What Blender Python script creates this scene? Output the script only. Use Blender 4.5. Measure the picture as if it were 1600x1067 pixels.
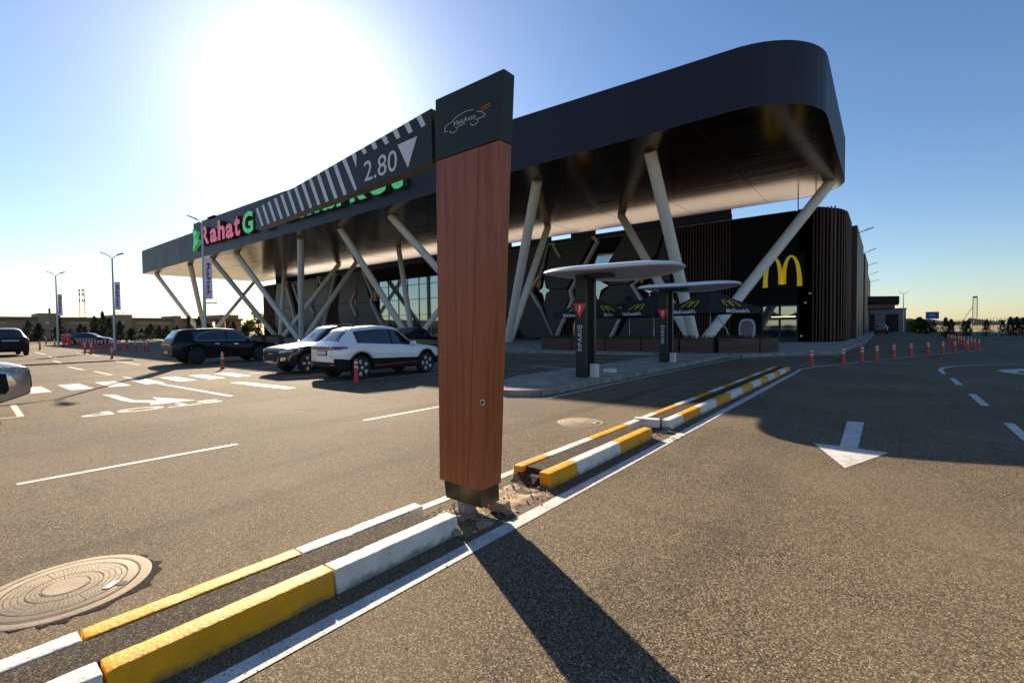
import bpy, bmesh, math, random
from mathutils import Vector, Matrix, noise
from mathutils.bvhtree import BVHTree
random.seed(7)
S = bpy.context.scene
for o in list(bpy.data.objects): bpy.data.objects.remove(o)
C = S.collection
rad = math.radians

# ------------------------------------------------------------------ camera
YAW, PITCH, ROLL, EYE = rad(38.5634), rad(1.6478), -0.0096, 1.65
fwd = Vector((-math.sin(YAW)*math.cos(PITCH), math.cos(YAW)*math.cos(PITCH), -math.sin(PITCH)))
r0 = Vector((math.cos(YAW), math.sin(YAW), 0)); u0 = r0.cross(fwd)
rt = math.cos(ROLL)*r0 + math.sin(ROLL)*u0; up = -math.sin(ROLL)*r0 + math.cos(ROLL)*u0
cd = bpy.data.cameras.new('camera'); cam = bpy.data.objects.new('camera', cd); C.objects.link(cam)
M = Matrix((rt, up, -fwd)).transposed().to_4x4(); M.translation = (0, 0, EYE); cam.matrix_world = M
cd.sensor_width = 36; cd.lens = 730/1600*36; cd.clip_start = .05; cd.clip_end = 20000
S.camera = cam
# ------------------------------------------------------------------ light
SUN_AZ, SUN_EL = rad(-62), rad(24)
sd = Vector((math.sin(SUN_AZ)*math.cos(SUN_EL), math.cos(SUN_AZ)*math.cos(SUN_EL), math.sin(SUN_EL)))
sl = bpy.data.lights.new('sun', 'SUN'); sl.energy = 5.0; sl.angle = rad(.5); sl.color = (1, .83, .62)
so = bpy.data.objects.new('sun', sl); C.objects.link(so)
so.rotation_euler = sd.to_track_quat('Z', 'Y').to_euler(); so.location = sd*100
W = bpy.data.worlds.new('World'); S.world = W; W.use_nodes = True
nt = W.node_tree; nt.nodes.clear(); N = nt.nodes.new; Lk = nt.links.new
sky = N('ShaderNodeTexSky'); sky.sky_type = 'NISHITA'; sky.sun_disc = False
sky.sun_elevation = SUN_EL; sky.sun_rotation = SUN_AZ; sky.air_density = 1.1; sky.dust_density = .22; sky.ozone_density = 2.0
bg = N('ShaderNodeBackground'); bg.inputs[1].default_value = .049
tc = N('ShaderNodeTexCoord'); dt = N('ShaderNodeVectorMath'); dt.operation = 'DOT_PRODUCT'; dt.inputs[1].default_value = sd
Lk(tc.outputs['Generated'], dt.inputs[0])
def mth(op, a, b=None, clamp=False):
    n = N('ShaderNodeMath'); n.operation = op; n.use_clamp = clamp
    for i, v in enumerate((a, b)):
        if v is None: continue
        if hasattr(v, 'links'): Lk(v, n.inputs[i])
        else: n.inputs[i].default_value = v
    return n.outputs[0]
dp = mth('MAXIMUM', dt.outputs['Value'], 0.0)
glow = mth('ADD', mth('MULTIPLY', mth('POWER', dp, 75), 5.0), mth('MULTIPLY', mth('POWER', dp, 13), 1.9))
sc_ = N('ShaderNodeVectorMath'); sc_.operation = 'SCALE'; sc_.inputs[0].default_value = (1, .96, .9)
Lk(glow, sc_.inputs['Scale'])
ad = N('ShaderNodeVectorMath'); ad.operation = 'ADD'
hs = N('ShaderNodeHueSaturation'); hs.inputs['Saturation'].default_value = 1.12; Lk(sky.outputs[0], hs.inputs['Color'])
tn = N('ShaderNodeVectorMath'); tn.operation = 'MULTIPLY'; tn.inputs[1].default_value = (.98, 1.03, 1.16); Lk(hs.outputs[0], tn.inputs[0]); Lk(tn.outputs[0], ad.inputs[0]); Lk(sc_.outputs[0], ad.inputs[1]); Lk(ad.outputs[0], bg.inputs[0])
wo = N('ShaderNodeOutputWorld'); Lk(bg.outputs[0], wo.inputs[0])
vs = S.view_settings; vs.view_transform = 'Standard'; vs.look = 'None'; vs.gamma = 1; vs.use_curve_mapping = False
vs.exposure = 1.3
S.render.engine = 'CYCLES'

# ------------------------------------------------------------------ materials
def mat(name, col, rough=.6, metal=0, spec=.5, coat=0, var=0, vscale=8, bump=0, bscale=40, stretch=(1, 1, 1),
        col2=None, speck=None, emit=0, trans=0, crough=.05):
    m = bpy.data.materials.new(name); m.use_nodes = True; t = m.node_tree; n = t.nodes; l = t.links
    b = n['Principled BSDF']; b.inputs['Base Color'].default_value = (*col, 1); b.inputs['Roughness'].default_value = rough
    b.inputs['Metallic'].default_value = metal; b.inputs['Specular IOR Level'].default_value = spec
    b.inputs['Coat Weight'].default_value = coat; b.inputs['Coat Roughness'].default_value = crough
    if emit: b.inputs['Emission Color'].default_value = (*col, 1); b.inputs['Emission Strength'].default_value = emit
    if trans: b.inputs['Transmission Weight'].default_value = trans
    tc = n.new('ShaderNodeTexCoord'); mp = n.new('ShaderNodeMapping'); mp.inputs['Scale'].default_value = stretch
    l.new(tc.outputs['Object'], mp.inputs[0])
    if var or col2:
        no = n.new('ShaderNodeTexNoise'); no.inputs['Scale'].default_value = vscale; no.inputs['Detail'].default_value = 6
        l.new(mp.outputs[0], no.inputs[0])
        cr = n.new('ShaderNodeValToRGB'); e = cr.color_ramp.elements
        c2 = col2 or tuple(min(1, c*(1+var)) for c in col); c1 = col if col2 else tuple(c*(1-var) for c in col)
        e[0].position = .35; e[0].color = (*c1, 1); e[1].position = .65; e[1].color = (*c2, 1)
        l.new(no.outputs[0], cr.inputs[0]); last = cr.outputs[0]
        if speck:
            sn = n.new('ShaderNodeTexNoise'); sn.inputs['Scale'].default_value = speck[1]; sn.inputs['Detail'].default_value = 5
            sn.inputs['Roughness'].default_value = .7
            l.new(tc.outputs['Object'], sn.inputs[0])
            sr = n.new('ShaderNodeValToRGB'); sr.color_ramp.elements[0].position = speck[2]; sr.color_ramp.elements[1].position = speck[2]+.05
            l.new(sn.outputs[0], sr.inputs[0])
            mx = n.new('ShaderNodeMixRGB'); l.new(sr.outputs[0], mx.inputs[0]); l.new(last, mx.inputs[1]); mx.inputs[2].default_value = (*speck[0], 1)
            last = mx.outputs[0]
        l.new(last, b.inputs['Base Color'])
        rr = n.new('ShaderNodeMapRange'); rr.inputs[3].default_value = max(0, rough-.08); rr.inputs[4].default_value = min(1, rough+.08)
        l.new(no.outputs[0], rr.inputs[0]); l.new(rr.outputs[0], b.inputs['Roughness'])
    if bump:
        bn = n.new('ShaderNodeTexNoise'); bn.inputs['Scale'].default_value = bscale; bn.inputs['Detail'].default_value = 4
        l.new(mp.outputs[0], bn.inputs[0]); bb = n.new('ShaderNodeBump'); bb.inputs['Strength'].default_value = bump
        bb.inputs['Distance'].default_value = .01
        l.new(bn.outputs[0], bb.inputs['Height']); l.new(bb.outputs[0], b.inputs['Normal'])
    return m

def asphalt(name, stones, dark, scale, wear=True, dust=(.20, .15, .095)):
    m = bpy.data.materials.new(name); m.use_nodes = True; t = m.node_tree; n = t.nodes; l = t.links; b = n['Principled BSDF']
    tc = n.new('ShaderNodeTexCoord')
    vo = n.new('ShaderNodeTexVoronoi'); vo.inputs['Scale'].default_value = scale; l.new(tc.outputs['Object'], vo.inputs[0])
    v2 = n.new('ShaderNodeTexVoronoi'); v2.feature = 'DISTANCE_TO_EDGE'; v2.inputs['Scale'].default_value = scale; l.new(tc.outputs['Object'], v2.inputs[0])
    sep = n.new('ShaderNodeSeparateColor'); l.new(vo.outputs['Color'], sep.inputs[0])
    cr = n.new('ShaderNodeValToRGB'); e = cr.color_ramp.elements
    e[0].position = 0; e[0].color = (*dark, 1); e[1].position = 1; e[1].color = (*stones[2], 1)
    a = e.new(.35); a.color = (*stones[0], 1); a = e.new(.7); a.color = (*stones[1], 1)
    l.new(sep.outputs[0], cr.inputs[0])
    mr = n.new('ShaderNodeMapRange'); mr.inputs[1].default_value = .0; mr.inputs[2].default_value = .22; mr.inputs[3].default_value = .25; mr.inputs[4].default_value = 1
    l.new(v2.outputs['Distance'], mr.inputs[0])
    mul = n.new('ShaderNodeMixRGB'); mul.blend_type = 'MULTIPLY'; mul.inputs[0].default_value = 1
    l.new(cr.outputs[0], mul.inputs[1]); l.new(mr.outputs[0], mul.inputs[2]); last = mul.outputs[0]
    # dusty and dark worn patches, tyre streaks
    def ns(sc, st, lo, hi, c, f):
        nonlocal last
        mp = n.new('ShaderNodeMapping'); mp.inputs['Scale'].default_value = st; l.new(tc.outputs['Object'], mp.inputs[0])
        no = n.new('ShaderNodeTexNoise'); no.inputs['Scale'].default_value = sc; no.inputs['Detail'].default_value = 7; no.inputs['Roughness'].default_value = .6
        l.new(mp.outputs[0], no.inputs[0])
        r = n.new('ShaderNodeMapRange'); r.inputs[1].default_value = lo; r.inputs[2].default_value = hi; r.inputs[3].default_value = 0; r.inputs[4].default_value = f
        l.new(no.outputs[0], r.inputs[0]); mx = n.new('ShaderNodeMixRGB'); l.new(r.outputs[0], mx.inputs[0]); l.new(last, mx.inputs[1]); mx.inputs[2].default_value = (*c, 1)
        last = mx.outputs[0]; return no
    if wear:
        big = ns(.30, (1, 1, 1), .42, .66, (.27, .212, .138), .42)
        ns(.13, (1, 1, 1), .45, .6, (.10, .078, .054), .22)
        ns(.8, (1, .12, 1), .56, .7, (.03, .027, .024), .45)
        ns(1.7, (.2, 1, 1), .6, .75, (.03, .027, .024), .4)
        ns(3.5, (1, 1, 1), .58, .75, (.13, .10, .07), .4)
        ns(.9, (1, 1, 1), .66, .72, (.03, .024, .018), .55)
        ns(.5, (1, .03, 1), .60, .68, (.05, .038, .027), .5)
        ns(6, (1, 1, 1), .70, .74, (.5, .4, .28), .5)
        ns(22, (1, 1, 1), .70, .73, (.02, .016, .012), .8)
    l.new(last, b.inputs['Base Color'])
    b.inputs['Roughness'].default_value = .88; b.inputs['Specular IOR Level'].default_value = .17
    bb = n.new('ShaderNodeBump'); bb.inputs['Strength'].default_value = .9; bb.inputs['Distance'].default_value = .005
    mh = n.new('ShaderNodeMath'); mh.operation = 'MULTIPLY'; l.new(mr.outputs[0], mh.inputs[0]); l.new(sep.outputs[1], mh.inputs[1])
    l.new(mh.outputs[0], bb.inputs['Height']); l.new(bb.outputs[0], b.inputs['Normal'])
    return m

def wood(name, c1, c2, rough=.4, sc=(30, 30, .8), coat=.15):
    m = bpy.data.materials.new(name); m.use_nodes = True; t = m.node_tree; n = t.nodes; l = t.links; b = n['Principled BSDF']
    tc = n.new('ShaderNodeTexCoord'); mp = n.new('ShaderNodeMapping'); mp.inputs['Scale'].default_value = sc; l.new(tc.outputs['Object'], mp.inputs[0])
    no = n.new('ShaderNodeTexNoise'); no.inputs['Scale'].default_value = 1.0; no.inputs['Detail'].default_value = 8; no.inputs['Distortion'].default_value = .6
    l.new(mp.outputs[0], no.inputs[0]); cr = n.new('ShaderNodeValToRGB'); e = cr.color_ramp.elements
    e[0].position = .3; e[0].color = (*c1, 1); e[1].position = .7; e[1].color = (*c2, 1)
    l.new(no.outputs[0], cr.inputs[0]); l.new(cr.outputs[0], b.inputs['Base Color']); b.inputs['Roughness'].default_value = rough
    b.inputs['Coat Weight'].default_value = coat; b.inputs['Coat Roughness'].default_value = .25
    bb = n.new('ShaderNodeBump'); bb.inputs['Strength'].default_value = .12; bb.inputs['Distance'].default_value = .002
    l.new(no.outputs[0], bb.inputs['Height']); l.new(bb.outputs[0], b.inputs['Normal'])
    return m

K = {}
K['asphalt'] = asphalt('asphalt', [(.138, .102, .062), (.285, .216, .136), (.60, .47, .305)], (.024, .018, .013), 128)
K['asphalt_fill'] = asphalt('asphalt_fill', [(.06, .045, .031), (.11, .083, .055), (.22, .17, .115)], (.014, .011, .009), 100, False)
K['field'] = mat('dry_field', (.30, .21, .09), .95, var=.3, vscale=.05, col2=(.16, .15, .05))
K['verge'] = mat('verge_grass', (.05, .06, .02), .95, col2=(.09, .085, .03), vscale=.7)
K['pave'] = mat('paving', (.33, .31, .28), .8, var=.22, vscale=1.1, bump=.3, bscale=25)
K['concrete'] = mat('concrete', (.26, .24, .20), .85, var=.3, vscale=2.2, bump=.5, bscale=30, speck=((.12, .11, .09), 6, .62))
K['joint'] = mat('joint', (.035, .033, .03), .9)
K['membrane'] = mat('roof_membrane', (.78, .76, .72), .8, var=.05, vscale=.4)
K['tar'] = mat('tar', (.012, .010, .009), .9, spec=.1, bump=1.5, bscale=60)
K['line'] = mat('road_paint_white', (.60, .58, .54), .7, spec=.2, var=.18, vscale=5, speck=((.20, .155, .11), 60, .56), bump=.5, bscale=90)
K['line_yellow'] = mat('road_paint_yellow', (.34, .23, .05), .7, var=.25, vscale=3, speck=((.06, .05, .04), 18, .5))
K['kerb_white'] = mat('kerb_paint_white', (.72, .68, .62), .65, spec=.2, var=.07, vscale=5, speck=((.34, .28, .20), 26, .62), bump=.35, bscale=45)
K['kerb_yellow'] = mat('kerb_paint_yellow', (.76, .335, .008), .6, spec=.25, var=.12, vscale=5, speck=((.36, .28, .16), 26, .62), bump=.35, bscale=45)
def grime(m):
    t = m.node_tree; n = t.nodes; l = t.links; b = n['Principled BSDF']; src = b.inputs['Base Color'].links[0].from_socket
    g = n.new('ShaderNodeNewGeometry'); sp = n.new('ShaderNodeSeparateXYZ'); l.new(g.outputs['Position'], sp.inputs[0])
    no = n.new('ShaderNodeTexNoise'); no.inputs['Scale'].default_value = 7; no.inputs['Detail'].default_value = 8; no.inputs['Roughness'].default_value = .7; l.new(g.outputs['Position'], no.inputs[0])
    ad_ = n.new('ShaderNodeMath'); ad_.operation = 'MULTIPLY_ADD'; l.new(no.outputs[0], ad_.inputs[0]); ad_.inputs[1].default_value = -.16; l.new(sp.outputs[2], ad_.inputs[2])
    mr = n.new('ShaderNodeMapRange'); mr.inputs[1].default_value = -.075; mr.inputs[2].default_value = -.035; mr.inputs[3].default_value = .75; mr.inputs[4].default_value = 0; l.new(ad_.outputs[0], mr.inputs[0])
    mx = n.new('ShaderNodeMixRGB'); l.new(mr.outputs[0], mx.inputs[0]); l.new(src, mx.inputs[1]); mx.inputs[2].default_value = (.13, .10, .07, 1)
    n2 = n.new('ShaderNodeTexNoise'); n2.inputs['Scale'].default_value = 3.2; n2.inputs['Detail'].default_value = 10; n2.inputs['Roughness'].default_value = .75; l.new(g.outputs['Position'], n2.inputs[0])
    m2 = n.new('ShaderNodeMapRange'); m2.inputs[1].default_value = .54; m2.inputs[2].default_value = .72; m2.inputs[3].default_value = 0; m2.inputs[4].default_value = .5; l.new(n2.outputs[0], m2.inputs[0])
    mz = n.new('ShaderNodeMixRGB'); l.new(m2.outputs[0], mz.inputs[0]); l.new(mx.outputs[0], mz.inputs[1]); mz.inputs[2].default_value = (.30, .25, .18, 1)
    l.new(mz.outputs[0], b.inputs['Base Color'])
K['block_white'] = mat('kerb_block_white', (.74, .67, .60), .65, spec=.2, var=.07, vscale=5, speck=((.30, .25, .18), 26, .63), bump=.5, bscale=45); grime(K['block_white'])
K['block_yellow'] = mat('kerb_block_yellow', (.76, .335, .010), .6, spec=.2, var=.12, vscale=5, speck=((.36, .28, .16), 26, .63), bump=.5, bscale=45); grime(K['block_yellow'])
K['wood_panel'] = wood('wood_laminate', (.235, .050, .011), (.37, .098, .026), .45, (26, 26, .9), .04)
K['slat'] = wood('slat_wood', (.045, .016, .010), (.10, .038, .022), .55, (12, 12, .5), 0)
K['slat_dark'] = mat('slat_gap', (.012, .009, .008), .7)
K['planter'] = wood('planter_wood', (.055, .024, .014), (.13, .058, .034), .6, (.9, .9, 22), 0)
K['panel_green'] = mat('header_panel', (.024, .027, .021), .45, spec=.3, var=.06, vscale=2)
K['white_print'] = mat('white_print', (.70, .71, .74), .45, var=.04, vscale=9)
K['orange_print'] = mat('orange_print', (.75, .30, .03), .5)
K['silver'] = mat('silver_line', (.55, .56, .55), .35, metal=.5)
K['plinth'] = mat('plinth_metal', (.07, .065, .05), .28, metal=.85, var=.3, vscale=5)
K['steel'] = mat('galvanised_steel', (.42, .43, .44), .45, metal=.6, var=.1, vscale=12)
K['fascia'] = mat('fascia_metal', (.014, .013, .022), .46, metal=0, spec=.35, var=.08, vscale=1.2, stretch=(1, 1, .1))
K['soffit'] = mat('soffit_panel', (.180, .112, .056), .17, metal=1, var=.08, vscale=.8, stretch=(.10, 2.5, 1))
K['column'] = mat('column_paint', (.76, .73, .66), .5, var=.05, vscale=3)
K['wall_dark'] = mat('dark_cladding', (.006, .006, .007), .75, spec=.15, var=.15, vscale=.8)
K['facade'] = mat('facade_panel', (.048, .055, .055), .42, metal=.15, var=.10, vscale=.6)
K['facade2'] = mat('facade_panel_dark', (.026, .029, .032), .42, metal=.15, var=.10, vscale=.6)
K['fin'] = mat('fin_white', (.52, .52, .54), .5, var=.05)
K['orange'] = mat('orange_reveal', (.55, .20, .02), .5)
K['glass'] = mat('curtain_glass', (.015, .022, .024), .03, metal=0, spec=1.6, coat=1)
K['mirror_glass'] = mat('reflective_glazing', (.40, .46, .47), .04, metal=1)
K['frame'] = mat('window_frame', (.02, .02, .02), .4)
K['grey_wall'] = mat('grey_wall', (.20, .20, .20), .7, var=.08, vscale=1)
K['beige'] = mat('beige_wall', (.34, .25, .17), .8, var=.12, vscale=.3)
K['beige2'] = mat('beige_band', (.20, .145, .095), .8, var=.1, vscale=.3)
K['cream'] = mat('cream_band', (.70, .62, .48), .7)
K['pink'] = mat('sign_pink', (.95, .16, .26), .45, emit=.10)
K['pink_side'] = mat('sign_side_red', (.10, .02, .03), .5)
K['green'] = mat('sign_green', (.13, .78, .25), .45, emit=.08)
K['yellow'] = mat('arch_yellow', (.95, .68, .008), .4, emit=.05)
K['ytext'] = mat('umbrella_gold', (.55, .36, .02), .6)
K['red'] = mat('red_acrylic', (.80, .012, .03), .35)
K['post'] = mat('bollard_red', (.62, .060, .022), .5, var=.12, vscale=30)
K['reflector'] = mat('bollard_white', (.78, .77, .74), .4)
K['rubber'] = mat('rubber', (.015, .015, .015), .8)
K['rim'] = mat('alloy', (.62, .62, .63), .35, metal=.4)
K['rim_dark'] = mat('alloy_dark', (.03, .03, .03), .35, metal=.5)
K['black_plastic'] = mat('black_plastic', (.010, .010, .011), .6, spec=.2)
K['car_glass'] = mat('car_glass', (.012, .018, .020), .04, spec=1.0, coat=1)
K['chrome'] = mat('chrome', (.6, .6, .62), .15, metal=1)
K['headlight'] = mat('headlight', (.40, .42, .45), .12, metal=.6, coat=1)
K['taillight'] = mat('taillight', (.16, .012, .01), .15, coat=1)
K['plate'] = mat('number_plate', (.62, .62, .60), .5)
K['paint_white'] = mat('paint_white', (.86, .87, .88), .35, coat=1)
K['paint_brown'] = mat('paint_dark_brown', (.014, .010, .008), .38, metal=0, spec=.2, coat=.35)
K['paint_black'] = mat('paint_black', (.006, .006, .009), .3, coat=1)
K['paint_navy'] = mat('paint_navy', (.005, .005, .008), .5, spec=.2, coat=.3)
K['paint_silver'] = mat('paint_silver', (.36, .33, .30), .32, metal=.6, coat=1)
K['canvas'] = mat('umbrella_canvas', (.013, .015, .011), .85, bump=.3, bscale=60)
K['banner'] = mat('banner', (.80, .66, .80), .6, col2=(.58, .56, .86), vscale=.9)
K['disc'] = mat('kiosk_roof', (.82, .83, .85), .3, var=.04, vscale=2)
K['foliage_dark'] = mat('foliage_dark', (.022, .030, .013), .9, col2=(.055, .065, .028), vscale=3)
K['foliage_mid'] = mat('foliage_mid', (.03, .05, .015), .9, col2=(.07, .09, .025), vscale=3)
K['foliage_yellow'] = mat('foliage_yellow', (.12, .14, .02), .9, col2=(.22, .22, .05), vscale=3)
K['bark'] = mat('bark', (.08, .055, .04), .9)
K['blue'] = mat('blue_sign', (.012, .05, .32), .5)
K['sand'] = mat('sand', (.42, .31, .20), .95, col2=(.27, .195, .125), vscale=9, bump=.8, bscale=60)
K['stone'] = mat('stone', (.26, .22, .17), .9, var=.4, vscale=14, bump=.5, bscale=60)
K['manhole'] = mat('manhole_cover', (.36, .29, .20), .75, spec=.2, var=.14, vscale=7, bump=.25, bscale=80)
K['manhole_cut'] = mat('manhole_groove', (.06, .045, .03), .8)
K['lamp_in'] = mat('interior_lamp', (1, .62, .35), .5, emit=1.6)
K['strip'] = mat('strip_light', (.9, .95, 1), .5, emit=.8)
K['tarp'] = mat('white_gravel', (.75, .70, .68), .8, var=.1)

# ------------------------------------------------------------------ helpers
class MB:
    def __init__(s): s.v = []; s.f = []; s.m = []
    def add(s, vs, fs, mi=0):
        o = len(s.v); s.v += [tuple(v) for v in vs]
        for f in fs: s.f.append(tuple(o+i for i in f)); s.m.append(mi)
        return s
    def box(s, x0, x1, y0, y1, z0, z1, mi=0):
        return s.add([(x0, y0, z0), (x1, y0, z0), (x1, y1, z0), (x0, y1, z0), (x0, y0, z1), (x1, y0, z1), (x1, y1, z1), (x0, y1, z1)],
                     [(0, 3, 2, 1), (4, 5, 6, 7), (0, 1, 5, 4), (1, 2, 6, 5), (2, 3, 7, 6), (3, 0, 4, 7)], mi)
    def hexa(s, b, t, mi=0):          # bottom 4 and top 4 points, CCW
        return s.add(list(b)+list(t), [(0, 3, 2, 1), (4, 5, 6, 7), (0, 1, 5, 4), (1, 2, 6, 5), (2, 3, 7, 6), (3, 0, 4, 7)], mi)
    def prism(s, pts, d, mi=0):       # 3-D polygon pushed along vector d
        n = len(pts); d = Vector(d)
        vs = [Vector(p) for p in pts]; vs += [p+d for p in vs]
        return s.add(vs, [tuple(range(n-1, -1, -1)), tuple(range(n, 2*n))]+[(i, (i+1) % n, n+(i+1) % n, n+i) for i in range(n)], mi)
    def tube(s, pts, r, n=10, mi=0, cap=True):
        pts = [Vector(p) for p in pts]; rs = r if isinstance(r, (list, tuple)) else [r]*len(pts); o = len(s.v); N_ = len(pts)
        a = None
        for i, p in enumerate(pts):
            d = (pts[min(i+1, N_-1)]-pts[max(i-1, 0)]).normalized()
            if a is None: a = d.orthogonal().normalized()
            else: a = (a-d*a.dot(d)).normalized()
            b = d.cross(a)
            for k in range(n):
                t = 2*math.pi*k/n; s.v.append(tuple(p+rs[i]*(math.cos(t)*a+math.sin(t)*b)))
        for i in range(N_-1):
            for k in range(n):
                s.f.append((o+i*n+k, o+i*n+(k+1) % n, o+(i+1)*n+(k+1) % n, o+(i+1)*n+k)); s.m.append(mi)
        if cap:
            s.f.append(tuple(o+k for k in range(n-1, -1, -1))); s.m.append(mi)
            s.f.append(tuple(o+(N_-1)*n+k for k in range(n))); s.m.append(mi)
        return s
    def lathe(s, prof, n=24, mi=0, c=(0, 0, 0), axis='z'):
        o = len(s.v)
        for (r, z) in prof:
            for k in range(n):
                t = 2*math.pi*k/n; x, y = r*math.cos(t), r*math.sin(t)
                p = (x, y, z) if axis == 'z' else (x, z, y)
                s.v.append((p[0]+c[0], p[1]+c[1], p[2]+c[2]))
        for i in range(len(prof)-1):
            for k in range(n):
                s.f.append((o+i*n+k, o+i*n+(k+1) % n, o+(i+1)*n+(k+1) % n, o+(i+1)*n+k)); s.m.append(mi)
        if prof[0][0] > 1e-6: s.f.append(tuple(o+k for k in range(n-1, -1, -1))); s.m.append(mi)
        if prof[-1][0] > 1e-6: s.f.append(tuple(o+(len(prof)-1)*n+k for k in range(n))); s.m.append(mi)
        return s
    def ribbon(s, pts, w, z, mi=0, th=.0):   # flat line on the ground along pts
        P = [Vector((p[0], p[1])) for p in pts]; o = len(s.v)
        for i, p in enumerate(P):
            d = (P[min(i+1, len(P)-1)]-P[max(i-1, 0)]).normalized(); nn = Vector((-d.y, d.x))*w/2
            s.v.append((p.x+nn.x, p.y+nn.y, z)); s.v.append((p.x-nn.x, p.y-nn.y, z))
        for i in range(len(P)-1): s.f.append((o+2*i, o+2*i+1, o+2*i+3, o+2*i+2)); s.m.append(mi)
        return s
    def mesh(s, name, mats, smooth=False, fix=True, bevel=0):
        me = bpy.data.meshes.new(name); me.from_pydata(s.v, [], s.f)
        for m_ in (mats if isinstance(mats, (list, tuple)) else [mats]): me.materials.append(m_)
        me.polygons.foreach_set('material_index', s.m)
        if fix or bevel:
            bm = bmesh.new(); bm.from_mesh(me)
            if bevel:
                bmesh.ops.bevel(bm, geom=[e for e in bm.edges], offset=bevel, segments=2, affect='EDGES', profile=.6)
            bmesh.ops.recalc_face_normals(bm, faces=bm.faces); bm.to_mesh(me); bm.free()
        if smooth:
            me.polygons.foreach_set('use_smooth', [True]*len(me.polygons))
            if hasattr(me, 'set_sharp_from_angle'): me.set_sharp_from_angle(angle=rad(smooth if smooth > 1 else 40))
        me.update(); return me

def tag(o, label=None, cat=None, group=None, kind=None):
    if label: o['label'] = label
    if cat: o['category'] = cat
    if group: o['group'] = group
    if kind: o['kind'] = kind
    return o
def thing(name, label, cat, loc=(0, 0, 0), rz=0, group=None):
    o = bpy.data.objects.new(name, None); C.objects.link(o); o.location = loc; o.rotation_euler = (0, 0, rz); o.empty_display_size = .1
    return tag(o, label, cat, group)
def link(name, me, parent=None, world=False, loc=None):
    o = bpy.data.objects.new(name, me); C.objects.link(o)
    if parent:
        o.parent = parent
        if world: o.location = -Vector(parent.location)
    if loc is not None: o.location = Vector(loc) - (Vector(parent.location) if (parent and world) else Vector())
    return o
def obj(name, mb, m, parent=None, world=False, smooth=False, bevel=0):
    return link(name, mb.mesh(name, m, smooth, bevel=bevel), parent, world)
def struct(name, mb, m, smooth=False, bevel=0, label=None):
    o = obj(name, mb, m, smooth=smooth, bevel=bevel); o['kind'] = 'structure'
    if label: o['label'] = label
    return o
def copy_tree(o, parent=None, **kw):
    c = o.copy(); C.objects.link(c)
    if parent: c.parent = parent
    for ch in [x for x in bpy.data.objects if x.parent == o]: copy_tree(ch, c)
    return c

_tc = {}
def text_raw(s, bold=0.0):
    if (s, bold) in _tc: return _tc[(s, bold)]
    cu = bpy.data.curves.new('t', 'FONT'); cu.body = s; cu.size = 1; cu.offset = bold; cu.resolution_u = 3; cu.fill_mode = 'FRONT'
    o = bpy.data.objects.new('t', cu); C.objects.link(o); dg = bpy.context.evaluated_depsgraph_get(); dg.update()
    me = bpy.data.meshes.new_from_object(o.evaluated_get(dg)); bpy.data.objects.remove(o)
    vs = [v.co.copy() for v in me.vertices]; fs = [tuple(p.vertices) for p in me.polygons]; bpy.data.meshes.remove(me)
    x0 = min(v.x for v in vs); x1 = max(v.x for v in vs); y0 = min(v.y for v in vs); y1 = max(v.y for v in vs)
    _tc[(s, bold)] = (vs, fs, x0, x1, y0, y1); return _tc[(s, bold)]
def text_mb(mb, s, O, R, U, d, bold=0, mi=0, mside=None):
    """lettering s in the frame O + R*x + U*y, pushed back by vector d"""
    vs, fs, x0, x1, y0, y1 = text_raw(s, bold); O, R, U, d = map(Vector, (O, R, U, d))
    P = [O+R*((v.x-x0)/(x1-x0))+U*((v.y-y0)/(y1-y0)) for v in vs]; n = len(P)
    cnt = {}
    for f in fs:
        for i in range(len(f)):
            e = (f[i], f[(i+1) % len(f)]); cnt[tuple(sorted(e))] = cnt.get(tuple(sorted(e)), []) + [e]
    mb.add(P, fs, mi)
    o = len(mb.v)
    mb.v += [tuple(p) for p in P]+[tuple(p+d) for p in P]
    for k, es in cnt.items():
        if len(es) == 1:
            a, b = es[0]; mb.f.append((o+a, o+n+a, o+n+b, o+b)); mb.m.append(mside if mside is not None else mi)
    return mb

# ------------------------------------------------------------------ ground
field = MB().box(-4000, 4000, -4000, 6000, -1.2, -.08); struct('ground', field, K['field'], label='dry open field out to the horizon')
# asphalt lot: fine grid not needed
lot = MB(); lot.add([(-112, -90, 0), (60, -90, 0), (60, 76, 0), (9, 76, 0), (6.2, 150, 0), (-2.2, 150, 0), (-2.2, 38, 0), (-112, 38, 0)], [(0, 1, 2, 3, 4, 5, 6, 7)])
struct('parking_lot', lot, K['asphalt'], label='worn sunlit asphalt of the car park and drive lanes')
vg = MB(); vg.add([(4.9, 62, .02), (60, 76.2, .02), (60, 118, .02), (5.6, 118, .02)], [(0, 1, 2, 3)]); struct('grass_verge', vg, K['verge'], label='dark green verge planted with small conifers')
gs = MB(); gs.add([(14.3, 100, .05), (60, 100, .05), (60, 117, .05), (14.3, 117, .05)], [(0, 1, 2, 3)]); struct('gravel_strip', gs, K['tarp'], label='pale sunlit strip behind the conifers')
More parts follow.
